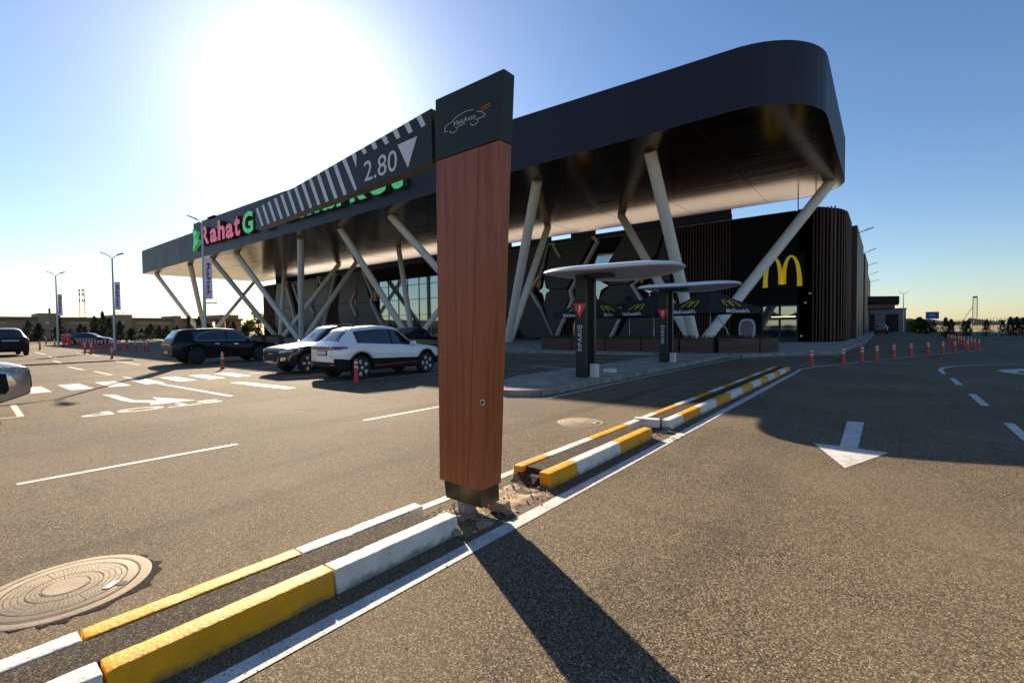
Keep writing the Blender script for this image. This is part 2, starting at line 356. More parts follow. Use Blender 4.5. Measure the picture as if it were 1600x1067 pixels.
# raised pavement under the canopy
pv = MB(); pts = [(-112, 24.3), (-19.5, 24.3), (-7.3, 26.4), (-5.95, 26.6), (-4.6, 29.0), (-2.45, 31.5), (-1.75, 49), (-1.75, 150), (-4, 150), (-112, 150)]
pv.prism([(x, y, -.05) for x, y in pts], (0, 0, .2)); struct('pavement', pv, K['pave'], label='raised grey pavement in front of the building')
kb = MB(); kb.ribbon([(-112, 24.15), (-19.5, 24.15), (-7.25, 26.25), (-5.85, 26.45), (-4.45, 28.9), (-2.3, 31.4), (-1.6, 49), (-1.6, 150)], .15, .154)
kb2 = MB()
kp = [(-112, 24.15), (-19.5, 24.15), (-7.25, 26.25), (-5.85, 26.45), (-4.45, 28.9), (-2.3, 31.4), (-1.6, 49), (-1.6, 150)]
for a, b in zip(kp, kp[1:]):
    A = Vector(a); B = Vector(b); d = (B-A); n_ = max(1, round(d.length/1.0)) if a[0] > -30 and b[1] < 60 else 1
    t = d.normalized(); nn = Vector((-t.y, t.x))*.08
    for i in range(n_):
        p = A+d*(i/n_)+t*.006; q = A+d*((i+1)/n_)-t*.006
        kb2.prism([(p.x+nn.x, p.y+nn.y, -.02), (q.x+nn.x, q.y+nn.y, -.02), (q.x-nn.x, q.y-nn.y, -.02), (p.x-nn.x, p.y-nn.y, -.02)], (0, 0, .178))
struct('pavement_kerb', kb2, K['concrete'], label='concrete kerb stones edging the pavement')

# ---- painted markings (sheets 4 mm above the asphalt)
Z = .004
def marking(name, mb, m=None, label=None): return struct(name, mb, m or K['line'], label=label)
marking('lane_line', MB().ribbon([(-2.42, -3), (-2.42, 20.1)], .135, Z), label='long white edge line beside the striped median')
marking('edge_line', MB().ribbon([(-3.32, -3), (-3.32, 7.0), (-3.26, 20.0)], .10, Z), label='white line on the lot side of the median')
for y0, y1 in ((-9, -2.2), (.57, 2.78), (4.9, 6.9)): marking('bay_line', MB().ribbon([(-7.37, y0), (-7.35, y1)], .10, Z), label='short white lane dash left of the pillar')
marking('stall_line', MB().ribbon([(-13.33, 7.7), (-13.03, 13.2)], .10, Z), label='white stall line beside the white suv')
for x in (-16.1, -19.0, -21.9, -24.8, -28.6): marking('stall_line', MB().ribbon([(x, 7.7), (x+.15, 13.2)], .10, Z), label='white stall line between parked cars')
marking('stall_line', MB().ribbon([(-14.4, -4), (-13.25, 1.12)], .09, Z), label='white corner line of the left stall')
marking('stall_line', MB().ribbon([(-13.25, 1.12), (-15.6, 1.2)], .10, Z), label='white bay end line under the silver suv')
for i, y in enumerate((1.65, 2.52, 3.39, 4.25, 5.14, 6.02, 6.88)):
    marking('crossing_bar', MB().add([(-20.2, y, Z), (-18.05, y, Z), (-18.05, y+.5, Z), (-20.2, y+.5, Z)], [(0, 1, 2, 3)]), label='white bar of the pedestrian crossing')
for a, b in (((-30.5, 4.2), (-27.3, 4.25)), ((-26.0, 4.38), (-23.1, 4.38)), ((-21.7, 4.47), (-20.3, 4.47)), ((-17.9, 4.55), (-12.85, 4.76)), ((-45, 5.2), (-41, 5.1)), ((-56, 5.7), (-49, 5.5)), ((-38, 4.6), (-34.5, 4.5)),
             ((-34, 6.6), (-29, 6.6)), ((-50, 7.4), (-42, 7.4))):
    marking('lane_dash', MB().ribbon([a, b], .12, Z), label='white dash across the car park aisle')
for x in (-36, -39, -42, -45, -48):
    marking('stall_line', MB().ribbon([(x, 8.2), (x+.1, 13)], .10, Z), label='white stall line near the bollard row')
st = MB(); text_mb(st, 'STOP', (-12.62, 4.32, Z), (0, -2.48, 0), (.55, 0, 0), (0, 0, -.001), .02); marking('stop_lettering', st, label='white STOP painted on the asphalt')
marking('turn_arrow', MB().add([(-16.13, 2.85, Z), (-15.8, 3.05, Z), (-14.1, 3.08, Z), (-13.55, 3.42, Z), (-14.35, 3.5, Z), (-12.85, 3.98, Z), (-12.85, 3.1, Z), (-13.3, 3.2, Z), (-13.75, 2.95, Z), (-14.3, 2.88, Z)][:10],
        [(0, 1, 2, 9), (2, 3, 8, 9), (3, 4, 5, 6), (3, 6, 7), (3, 7, 8)]), label='white bent arrow painted before the STOP lettering')
marking('turn_arrow', MB().add([(-16.2, 5.95, Z), (-16.2, 6.3, Z), (-14.2, 6.5, Z), (-13.1, 6.55, Z), (-13.1, 6.25, Z), (-14.4, 6.1, Z), (-15.3, 6.05, Z)], [(0, 1, 2, 3, 4, 5, 6)]), label='white arrow by the parked suvs')
marking('turn_arrow', MB().add([(-8.9, -1.2, Z), (-9.0, .6, Z), (-9.25, -.6, Z)], [(0, 1, 2)]), label='tip of a white arrow at the left edge')
marking('straight_arrow', MB().add([(-.48, 9.78, Z), (-.25, 9.82, Z), (-.26, 7.70, Z), (.06, 7.66, Z), (-.34, 6.55, Z), (-.75, 7.68, Z), (-.46, 7.72, Z)], [(0, 6, 2, 1), (6, 5, 4, 2), (2, 4, 3)]), label='white straight arrow pointing at the viewer')
marking('edge_line', MB().ribbon([(-7.3, 8.45), (-7.12, 8.56), (-6.14, 9.05), (-6.16, 14.4), (-5.95, 25.9), (-2.1, 31.0), (-1.35, 48.9), (-1.35, 120)], .10, Z), label='white line following the island and pavement kerb')
marking('edge_line', MB().ribbon([(-2.5, 20.2), (-2.1, 21.9), (-.26, 27.2), (1.8, 33), (4.55, 40.7)], .10, Z), label='white line under the front row of bollards')
marking('edge_line', MB().ribbon([(4.75, 40.7), (4.8, 60)], .10, Z), label='white line under the side row of bollards')
marking('edge_line', MB().ribbon([(5.3, 61), (8.7, 75.5), (40, 76)], .12, Z), label='pale edge line of the grass verge')
cp = [(1.56, 21.0), (1.58, 22.6), (1.72, 23.7), (2.1, 24.8), (2.76, 25.9), (3.6, 26.8), (4.9, 27.7), (7.5, 28.9), (12, 30.8)]
marking('curved_line', MB().ribbon(cp, .13, Z), label='white curved lane line at the right')
for y0, y1 in ((17.3, 19.3), (13.2, 15.2), (9.3, 11.1), (5.5, 7.4)): marking('lane_dash', MB().ribbon([(1.6, y0), (1.62, y1)], .13, Z), label='white dash of the right lane')
marking('turn_arrow', MB().add([(3.35, 23.9, Z), (3.1, 23.3, Z), (3.15, 22.6, Z), (3.5, 21.9, Z), (3.9, 21.7, Z), (3.5, 22.6, Z), (3.6, 23.3, Z), (4.3, 23.6, Z), (5.2, 24.3, Z), (3.9, 24.6, Z)], [(0, 1, 2, 3, 4, 5, 6, 7), (0, 7, 8, 9)]), label='part of a white turn arrow at the right edge')
for y in (12.35, 12.52, 18.5): marking('yellow_line', MB().ribbon([(-6.0, y), (-3.45, y-.1)], .06, Z), K['line_yellow'], label='faded yellow line across the order lane')
yl = MB(); yl.ribbon([(-12.2+.9*math.cos(t), 15.4+.9*math.sin(t)) for t in [i*.35 for i in range(18)]], .22, Z); marking('yellow_mark', yl, K['line_yellow'], label='yellow ring painted beyond the pillar')
for a, b in (((-12, 16.6), (-9.2, 15.6)), ((-16, 20.4), (-10.5, 20.4)), ((-9.6, 12.6), (-9.55, 17)), ((-18, 23.2), (-9.2, 23.4))): marking('lane_dash', MB().ribbon([a, b], .11, Z), label='white line behind the order island')

# ---- order island
isl = [(-7.25, 8.70), (-6.50, 9.22), (-6.45, 10.4), (-6.45, 27.5), (-7.3, 27.5), (-9.0, 22), (-9.0, 11.8), (-8.6, 10.3)]
im = MB(); im.prism([(x, y, -.02) for x, y in isl], (0, 0, .165)); io = struct('order_island', im, K['concrete'], label='long raised concrete island carrying the order points')
ik = MB()
ring = isl[:]+[isl[0]]
for a, b in zip(ring, ring[1:]):
    A = Vector(a); B = Vector(b); d = B-A; t = d.normalized(); nn = Vector((t.y, -t.x)); n_ = max(1, round(d.length))
    for i in range(n_):
        p = A+d*(i/n_)+t*.008; q = A+d*((i+1)/n_)-t*.008
        me = MB().prism([(p.x-nn.x*.10, p.y-nn.y*.10, -.02), (q.x-nn.x*.10, q.y-nn.y*.10, -.02), (q.x+nn.x*.05, q.y+nn.y*.05, -.02), (p.x+nn.x*.05, p.y+nn.y*.05, -.02)], (0, 0, .172))
        obj('kerb_block', me, K['concrete'], io, bevel=.006)

# ---- striped median
med = thing('median_kerb', None, None, (-2.9, 8, 0)); med['kind'] = 'structure'; med['label'] = 'low median edged with yellow and white kerb blocks'
def kblock(x_in, x_out, y0, y1, m, flip):
    g = .006; h = .15+random.uniform(-.002, .003)
    y0 += g; y1 -= g
    # x_out: traffic side, battered face
    bo = x_out+(.03 if x_out > x_in else -.03)
    xs = (x_in, x_out) if x_out > x_in else (x_out, x_in); bs = (x_in, bo) if x_out > x_in else (bo, x_in)
    mb = MB().hexa([(bs[0], y0, -.05), (bs[1], y0, -.05), (bs[1], y1, -.05), (bs[0], y1, -.05)], [(xs[0], y0, h), (xs[1], y0, h), (xs[1], y1, h), (xs[0], y1, h)])
    if y0 > 9: obj('kerb_block', mb, m, med, True, bevel=.007); return
    me = mb.mesh('kerb_block', m, bevel=.009); bm = bmesh.new(); bm.from_mesh(me)
    bmesh.ops.subdivide_edges(bm, edges=[e for e in bm.edges if e.calc_length() > .3], cuts=int((y1-y0)/.03)); bmesh.ops.triangulate(bm, faces=[f for f in bm.faces if len(f.verts) > 4])
    sk = random.uniform(-.004, .004)
    for v in bm.verts:
        q = v.co*16; c_ = noise.noise(q); d_ = noise.noise(v.co*45+Vector((9, 1, 4)))
        edge = 1 if v.co.z > h-.02 else .4
        v.co.z -= edge*max(0, c_-.3)*.011+.0009*d_; v.co.x += edge*(.0018*c_+.001*d_)+sk*(v.co.y-y0)/(y1-y0)
    bm.to_mesh(me); bm.free(); me.polygons.foreach_set('use_smooth', [True]*len(me.polygons)); me.set_sharp_from_angle(angle=rad(38)); link('kerb_block', me, med, True)
YW = [K['block_white'], K['block_yellow']]
def row(xi, xo, ys, first):
    for i, (a, b) in enumerate(zip(ys, ys[1:])): kblock(xi, xo, a, b, YW[(first+i) % 2], 0)
row(-2.80, -2.675, [-1.7, -.62, .45, 1.55, 2.63], 1)
row(-3.05, -3.165, [-1.7, -.64, .44, 1.54, 2.60], 1)
row(-2.80, -2.675, [3.94, 4.49, 5.60, 6.67], 1)
row(-3.05, -3.165, [3.98, 4.52, 5.60, 6.67], 1)
row(-2.80, -2.675, [7.37, 8.02, 8.96, 10.07, 11.18, 12.30, 13.42, 14.50, 15.50, 16.58, 17.52, 18.56, 19.52], 0)
row(-3.05, -3.165, [6.70, 7.91, 8.96, 10.10, 11.2, 12.27, 13.42, 14.45, 15.55, 16.62, 17.7, 18.6, 19.50], 0)
fl = MB()
for y0, y1 in ((-1.7, 2.45), (4.05, 6.6), (7.42, 19.5)):
    fl.box(-3.045, -2.805, y0, y1, -.04, .141)
obj('asphalt_fill', fl, K['asphalt_fill'], med, True)
ec = MB().hexa([(-3.14, 3.86, -.02), (-2.82, 3.80, -.02), (-2.82, 4.05, -.02), (-3.14, 4.05, -.02)], [(-3.10, 3.96, .085), (-2.82, 3.94, .085), (-2.82, 4.05, .10), (-3.10, 4.05, .10)])
obj('asphalt_end', ec, K['asphalt_fill'], med, True)
lk = thing('loose_kerb_block', 'loose white kerb block lying across the gap in the median', 'kerb block', (-3.0, 7.25, .10), rad(12))
obj('block', MB().box(-.19, .20, -.07, .07, -.06, .07), K['kerb_white'], lk, bevel=.01)

# ---- debris in the pit under the pillar
def dirt(name, x0, x1, y0, y1, m, h, seed, label):
    random.seed(seed); mb = MB(); nx, ny = 26, 34
    for j in range(ny+1):
        for i in range(nx+1):
            u, v = i/nx, j/ny; e = min(1, min(u, 1-u, v, 1-v)*5)
            x = x0+(x1-x0)*u; y = y0+(y1-y0)*v
            zz = -.012+e*(h*(.55+.9*noise.noise(Vector((x*5, y*5, seed))))+.5*h*noise.noise(Vector((x*19, y*19, seed))))
            mb.v.append((x+.05*noise.noise(Vector((y*4, seed, 0))), y+.05*noise.noise(Vector((x*4, 3, seed))), zz))
    for j in range(ny):
        for i in range(nx): mb.f.append((j*(nx+1)+i, j*(nx+1)+i+1, (j+1)*(nx+1)+i+1, (j+1)*(nx+1)+i)); mb.m.append(0)
    o = obj(name, mb, m, smooth=60); o['kind'] = 'stuff'; o['label'] = label; return o
dirt('sand_patch', -3.14, -2.50, 2.66, 4.0, K['sand'], .035, 3, 'sandy dirt in the gap of the median')
dirt('sand_patch', -3.1, -2.5, 6.62, 7.42, K['sand'], .018, 5, 'thin sandy dirt in the far gap of the median')
random.seed(11)
stn = MB()
def stone(mb, x, y, z, r):
    bm = bmesh.new(); bmesh.ops.create_icosphere(bm, subdivisions=1, radius=r)
    for v in bm.verts: v.co = Vector((v.co.x*random.uniform(.7, 1.3)+x, v.co.y*random.uniform(.7, 1.3)+y, v.co.z*random.uniform(.5, .9)+z))
    mb.add([v.co[:] for v in bm.verts], [[v.index for v in f.verts] for f in bm.faces]); bm.free()
for _ in range(230):
    if random.random() < .7: x, y = random.gauss(-3.0, .10), random.gauss(2.78, .12)
    else: x, y = random.uniform(-3.15, -2.55), random.uniform(2.66, 3.95)
    if x < -3.16 or x > -2.5 or y < 2.64: continue
    stone(stn, x, y, .02, random.choice([.004, .006, .008, .015]))
for _ in range(40): stone(stn, random.uniform(-2.9, -2.45), random.uniform(3.5, 3.95), .008, random.choice([.004, .007, .011]))
for _ in range(70): stone(stn, random.uniform(-2.72, -2.3), random.uniform(6.6, 7.4), .008, random.choice([.005, .01]))
for _ in range(260):
    stone(stn, random.uniform(-9, 3), random.uniform(.7, 9), .004, random.choice([.003, .004, .006]))
o = obj('gravel', stn, K['stone']); o['kind'] = 'stuff'; o['label'] = 'loose gravel and broken stones round the pillar foot'
random.seed(4)
lump = MB(); lump.hexa([(-.09, -.05, 0), (.09, -.06, 0), (.10, .06, 0), (-.08, .05, 0)], [(-.08, -.04, .09), (.08, -.05, .08), (.085, .045, .085), (-.07, .05, .095)])
lo = obj('concrete_lump', lump, K['sand'], bevel=.012); lo.location = (-2.70, 3.18, .01); lo.rotation_euler = (0, 0, rad(15)); tag(lo, 'broken tan concrete block beside the pillar foot', 'rubble')
l2 = MB(); stone(l2, 0, 0, .03, .055); lo2 = obj('concrete_lump', l2, K['sand']); lo2.location = (-2.66, 2.58, 0); tag(lo2, 'small brown stone against the end of the white kerb', 'rubble')
tp = MB(); tp.ribbon([(0, 0), (.05, .02), (.08, -.02), (.12, .01)], .035, .0); tp.v = [(x, y, .03*math.sin(i*1.7)) for i, (x, y, z) in enumerate(tp.v)]
for (p, lab) in (((-2.80, 3.06, .07), 'scrap of red tape at the pillar foot'), ((-3.04, 7.05, .16), 'scraps of red tape by the loose kerb block')):
    t_ = obj('red_tape', tp, mat('tape_red', (.75, .07, .03), .5)); t_.location = p; tag(t_, lab, 'tape')

# ---- manhole covers
def manhole(x, y, r, rz, label, detail=True):
    t = thing('manhole_cover', label, 'manhole cover', (x, y, 0), rz)
    obj('rim_ring', MB().lathe([(r, -.01), (r, .003), (r-.012, .006), (r*.86, .008), (r*.855, .003)], 64), K['manhole'], t, smooth=30)
    obj('lid', MB().lathe([(r*.85, -.01), (r*.85, .009), (r*.84, .011), (0, .013)], 64), K['manhole'], t, smooth=30)
    if detail:
        g = MB(); z = .0150
        for rr in (.845, .70, .42, .27):
            g.ribbon([(r*rr*math.cos(a*math.pi/32), r*rr*math.sin(a*math.pi/32)) for a in range(65)], .007, z)
        for k in range(12):
            a = k*math.pi/6
            g.ribbon([(r*.44*math.cos(a), r*.44*math.sin(a)), (r*.69*math.cos(a), r*.69*math.sin(a))], .004, z)
            a += .26
            g.ribbon([(r*.28*math.cos(a), r*.28*math.sin(a)), (r*.41*math.cos(a), r*.41*math.sin(a))], .003, z)
            for rr in (.49, .56, .63):
                for q in range(-2, 3):
                    b = k*math.pi/6+.26+q*.085
                    g.ribbon([(r*rr*math.cos(b-.022), r*rr*math.sin(b-.022)), (r*rr*math.cos(b+.022), r*rr*math.sin(b+.022))], .006, z)
            for q in range(-1, 2):
                for rr in (.32, .37):
                    b = k*math.pi/6+q*.13
                    g.ribbon([(r*rr*math.cos(b-.03), r*rr*math.sin(b-.03)), (r*rr*math.cos(b+.03), r*rr*math.sin(b+.03))], .005, z)
        obj('groove_pattern', g, K['manhole_cut'], t)['kind'] = 'stuff'
        kp_ = MB().lathe([(.028, 0), (.028, .003), (0, .003)], 16, c=(r*.77, .02, .012)); obj('key_hole', kp_, K['rubber'], t)
        wt = MB().box(r*.60, r*.70, -.045, .045, .012, .0175); obj('white_plug', wt, K['kerb_white'], t)
        cn = MB().lathe([(r*.255, .012), (r*.25, .016), (0, .0165)], 40); obj('centre_plate', cn, K['manhole'], t, smooth=30)
    # dark tar collar
    return t
manhole(-4.12, .52, .44, rad(40), 'round tan manhole cover in the left foreground')
manhole(-4.12, 7.05, .40, rad(10), 'distant round manhole cover between pillar and island')
for x, y, r in ((-4.09, .54, .475), (-4.12, 7.05, .42)):
    tar = MB(); n = 60; random.seed(int(r*100)); tar.add([(x, y, .003)]+[(x+(r-.07+.05*math.cos(2*math.pi*i/n-.6)+random.uniform(-.02, .05))*math.cos(2*math.pi*i/n), y+(r-.07+.05*math.cos(2*math.pi*i/n-.6)+random.uniform(-.02, .05))*math.sin(2*math.pi*i/n), .003) for i in range(n)], [(0, i+1, (i+1) % n+1) for i in range(n)])
    struct('tar_patch', tar, K['tar'], label='dark tar ring round a manhole cover')

# ------------------------------------------------------------------ height restriction gate (pillar + beam)
gate = thing('height_gate', 'wood clad pillar with dark header and striped 2.80 height beam', 'height barrier', (-2.9, 2.95, 0))
def P4(x0, x1, y0, y1, z): return [(x0, y0, z), (x1, y0, z), (x1, y1, z), (x0, y1, z)]
YF = 2.90
obj('wood_panel', MB().hexa(P4(-3.175, -2.664, YF, 3.165, .272), P4(-3.165, -2.414, YF, 3.045, 3.15)), K['wood_panel'], gate, True, bevel=.003)
for zz in ((.30, 3.13),):
    pj = MB()
    for fx_ in (.70,):
        def px_(z): a = (z-.272)/2.878; return (-3.175+.010*a)*(1-fx_)+(-2.664+.25*a)*fx_
        pj.add([(px_(.28)-.0015, YF-.0012, .28), (px_(.28)+.0015, YF-.0012, .28), (px_(3.14)+.0015, YF-.0012, 3.14), (px_(3.14)-.0015, YF-.0012, 3.14)], [(0, 1, 2, 3)])
    obj('panel_joint', pj, K['joint'], gate, True)
for (sx_, sz_) in ((-2.50, 2.30), (-2.53, 1.86), (-3.13, 2.6), (-3.13, 1.4), (-3.13, .5), (-2.72, .5)): obj('screw', MB().tube([(sx_, YF+.002, sz_), (sx_, YF-.003, sz_)], .005, 8), K['steel'], gate, True)
obj('header_panel', MB().hexa(P4(-3.167, -2.412, YF-.004, 3.05, 3.156), P4(-3.157, -2.363, YF-.004, 3.03, 3.69)), K['panel_green'], gate, True, bevel=.003)
obj('plinth', MB().hexa(P4(-3.11, -2.672, YF+.015, 3.15, .115), P4(-3.13, -2.678, YF+.012, 3.15, .268)), K['plinth'], gate, True, bevel=.003)
foot = MB().lathe([(.085, -.12), (.085, .115)], 18, c=(-2.93, 3.0, 0)); obj('footing', foot, K['concrete'], gate, True, smooth=40)
for dx, dy in ((-.06, -.10), (.06, -.10)): obj('anchor_bolt', MB().tube([(-2.93+dx, 3.0+dy, -.02), (-2.93+dx, 3.0+dy, .10)], .006, 8), K['steel'], gate, True)
for r_, d_, m_ in ((.026, .006, K['silver']), (.013, .012, K['rubber'])):
    obj('lock_disc', MB().tube([(-2.585-.045, YF+.004, 1.03), (-2.585-.045, YF-d_, 1.03)], r_, 20), m_, gate, True)
# beam
zb0, zb1 = 3.052, 3.150
def btop(x):
    P = [(-6.84, 3.335), (-5.69, 3.423), (-3.218, 3.636)]
    for (a, za), (b, zb) in zip(P, P[1:]):
        if x <= b: return za+(zb-za)*(x-a)/(b-a)
    return P[-1][1]
def bbot(x): return zb0+(x+6.84)*(zb1-zb0)/3.62
prof = [(-6.84, bbot(-6.84)), (-3.214, bbot(-3.214)), (-3.218, 3.636), (-5.69, 3.423), (-6.84, 3.335)]
obj('beam', MB().prism([(x, YF, z) for x, z in prof], (0, .11, 0)), K['panel_green'], gate, True, bevel=.003)
obj('beam_bracket', MB().box(-3.214, -3.16, 2.94, 2.99, 3.17, 3.55), K['steel'], gate, True)
full = [[(-4.667, 3.495), (-4.595, 3.502), (-4.397, 3.144), (-4.431, 3.122)]]
obj('stripe', MB().prism([(x, YF-.003, z) for x, z in [(-4.667, 3.502), (-4.595, 3.509), (-4.400, 3.144), (-4.431, 3.122)]], (0, .002, 0)), K['white_print'], gate, True)
for i in range(12):
    x = -4.849-.1795*i; zt = btop(x)-.006
    obj('stripe', MB().prism([(a, YF-.003, z) for a, z in [(x, zt), (x+.067, btop(x+.067)-.006), (x+.262-i*.003, bbot(x+.26)+.008), (x+.200-i*.003, bbot(x+.2)+.006)]], (0, .002, 0)), K['white_print'], gate, True)
for k, q in enumerate([[(-3.422, 3.612), (-3.354, 3.616), (-3.293, 3.507), (-3.353, 3.501)], [(-3.600, 3.596), (-3.531, 3.601), (-3.476, 3.497), (-3.537, 3.494)], [(-3.777, 3.581), (-3.707, 3.586), (-3.658, 3.492), (-3.719, 3.489)],
          [(-3.956, 3.565), (-3.886, 3.571), (-3.838, 3.483), (-3.897, 3.479)], [(-4.133, 3.549), (-4.063, 3.556), (-4.025, 3.479), (-4.089, 3.476)], [(-4.311, 3.534), (-4.243, 3.540), (-4.207, 3.476), (-4.265, 3.470)],
          [(-4.485, 3.519), (-4.412, 3.525), (-4.392, 3.474), (-4.402, 3.367)]]):
    obj('stripe', MB().prism([(x, YF-.003, z) for x, z in q], (0, .002, 0)), K['white_print'], gate, True)
obj('triangle_mark', MB().prism([(x, YF-.003, z) for x, z in [(-3.703, 3.430), (-3.415, 3.438), (-3.554, 3.178)]], (0, .002, 0)), K['white_print'], gate, True)
obj('height_figure', text_mb(MB(), '2.80', (-4.262, YF-.003, 3.186), (.545, 0, .006), (0, 0, .206), (0, .002, 0), .0), K['white_print'], gate, True)
lg = MB(); yy = YF-.007
def crv(P, r=.0035, n=6):
    # catmull-rom through P
    Q = []
    for i in range(len(P)-1):
        p0 = P[max(i-1, 0)]; p1 = P[i]; p2 = P[i+1]; p3 = P[min(i+2, len(P)-1)]
        for k in range(n):
            t = k/n; Q.append(tuple(.5*((2*p1[j])+(-p0[j]+p2[j])*t+(2*p0[j]-5*p1[j]+4*p2[j]-p3[j])*t*t+(-p0[j]+3*p1[j]-3*p2[j]+p3[j])*t**3) for j in (0, 1)))
    Q.append(P[-1]); lg.tube([(x, yy, z) for x, z in Q], r, 6)
crv([(-3.000, 3.374), (-3.038, 3.376), (-3.030, 3.414), (-3.0, 3.428), (-2.945, 3.435), (-2.896, 3.462), (-2.828, 3.474), (-2.762, 3.476), (-2.689, 3.466)])
crv([(-2.653, 3.438), (-2.608, 3.428), (-2.582, 3.409), (-2.565, 3.381), (-2.645, 3.379)]); crv([(-2.888, 3.374), (-2.783, 3.381)])
crv([(-2.976, 3.366), (-2.957, 3.348), (-2.927, 3.340), (-2.893, 3.349), (-2.883, 3.364), (-2.905, 3.378)])
crv([(-2.732, 3.366), (-2.718, 3.350), (-2.691, 3.340), (-2.656, 3.347), (-2.638, 3.360), (-2.654, 3.377), (-2.672, 3.384)])
obj('car_emblem', lg, K['silver'], gate, True)
obj('emblem_lettering', text_mb(MB(), 'MakAvto', (-2.925, YF-.007, 3.392), (.255, 0, 0), (0, 0, .042), (0, .002, 0), 0), K['silver'], gate, True)
og = MB()
for a, b in (((-2.614, 3.452), (-2.512, 3.465)), ((-2.598, 3.434), (-2.500, 3.446))): og.tube([(a[0], yy, a[1]), (b[0], yy, b[1])], .0026, 6)
obj('emblem_dash', og, K['orange_print'], gate, True)

# ------------------------------------------------------------------ canopy
can = thing('entrance_canopy', 'huge dark rounded canopy roof over slanting white columns', 'canopy', (-60, 40, 0))
ZB = 13.53
XL, XR, Y0, Y1 = -119.7, -2.66, 28.2, 51.55
def ztop(x):
    P = [(-126, 18.24), (-89.88, 18.05)] if x < -89.88 else [(-89.88, 19.41), (-58.8, 18.87), (-22.4, 17.47), (-7.5, 16.92), (0, 16.84)]
    for (a, za), (b, zb) in zip(P, P[1:]):
        if x <= b: return za+(zb-za)*(x-a)/(b-a)
    return P[-1][1]
out = [(XL, Y1), (XL, Y0)]
x = XL
for x in [-112, -105, -98, -89.89, -89.88, -82, -72, -64, -58.8, -50, -42, -34, -22.4, -14, -9.8]: out.append((x, Y0))
Rr = 4.2
for i in range(0, 13):
    a = -math.pi/2+i*math.pi/24; out.append((XR-Rr+Rr*math.cos(a), Y0+Rr+Rr*math.sin(a)))
for y in (35, 39, 43): out.append((XR, y))
Rb = 4.2
for i in range(0, 13):
    a = i*math.pi/24; out.append((XR-Rb+Rb*math.cos(a), Y1-Rb+Rb*math.sin(a)))
out += [(-56, Y1)]
fm = MB(); n = len(out)
IN = .25
def inner(i):
    x, y = out[i]; return (min(max(x, XL+IN), XR-IN) if True else x, min(max(y, Y0+IN), Y1-IN))
for i in range(n):
    a = out[i]; b = out[(i+1) % n]
    fm.add([(a[0], a[1], ZB), (b[0], b[1], ZB), (b[0], b[1], ztop(b[0]-.0001 if i == 4 or b[0] == -89.89 else b[0])), (a[0], a[1], ztop(a[0]))], [(0, 1, 2, 3)])
obj('fascia', fm, K['fascia'], can, True, smooth=35)
sm = MB(); sm.add([(x, y, ZB+.02) for x, y in out], [tuple(range(n))])
obj('soffit', sm, K['soffit'], can, True)
tm = MB(); tm.add([(x, y, 16.0) for x, y in out], [tuple(range(n))]); obj('roof_deck', tm, K['wall_dark'], can, True)
# vertical panel seams and soffit joints
sj = MB()
for i in range(0, 16):
    x = -9-7.0*i
    sj.box(x, x+.02, Y0+.3, Y1-.3, ZB+.012, ZB+.03)
for y in (36.0, 43.8): sj.box(XL+.3, XR-.5, y, y+.025, ZB+.008, ZB+.03)
obj('soffit_joint', sj, K['joint'], can, True)['kind'] = 'stuff'
fs = MB()
for i in range(1, 27): fs.box(XL+1.1*i, XL+1.1*i+.02, Y0-.006, Y0+.01, ZB+.03, 17.8)
for i in range(22): y = 33+.8*i; (fs.box(XR-.01, XR+.006, y, y+.02, ZB+.03, 16.7) if y < Y1-4.2 else None)
obj('fascia_seam', fs, K['joint'], can, True)['kind'] = 'stuff'
# slanting columns: (top x, top y) -> foot
F = {1: (-12.04, 39.48), 2: (-32.2, 39.48), 3: (-47.88, 39.48), 4: (-70.84, 36.4), 5: (-87.08, 40.6), 6: (-114.1, 37.66)}
cols = [((-12.6, 31.08), 1, 0.42), ((-3.64, 47.32), 1, 0.42), ((-22.12, 46.62), 1, 0.4), ((-22.12, 31.22), 2, 0.42), ((-31.22, 46.2), 2, 0.4), ((-40.6, 30.66), 2, 0.4), ((-50.12, 30.66), 3, 0.4), ((-56.14, 43.82), 3, 0.37), ((-39.9, 46.48), 3, 0.37), ((-59.08, 30.52), 4, 0.42), ((-78.12, 30.1), 4, 0.4), ((-72.38, 47.46), 4, 0.4), ((-87.08, 29.82), 5, 0.4), ((-91.84, 44.1), 5, 0.4), ((-77.28, 47.04), 5, 0.4), ((-117.6, 29.96), 6, 0.4), ((-97.16, 29.82), 6, 0.42), ((-118.44, 49.7), 6, 0.37), ((-48.3, 46.9), 3, 0.28)]
for (tx, ty), k, r in cols[:-1]:
    fx, fy = F[k]; v = Vector((tx-fx, ty-fy, ZB-.1)); off = Vector((v.x, v.y, 0)).normalized()*.35
    obj('column', MB().tube([(fx+off.x, fy+off.y, .1), (tx, ty, ZB+.015)], r, 20), K['column'], can, True, smooth=40)
for k, (fx, fy) in F.items(): obj('column_base', MB().lathe([(.8, .12), (.8, .32), (.65, .36), (0, .36)], 20, c=(fx, fy, 0)), K['concrete'], can, True, smooth=30)
for x in (-6.4, -5.0):
    obj('roof_post', MB().tube([(x, Y1-.6, 11.9), (x, Y1-.6, ZB+.02)], .05, 6), K['wall_dark'], can, True)

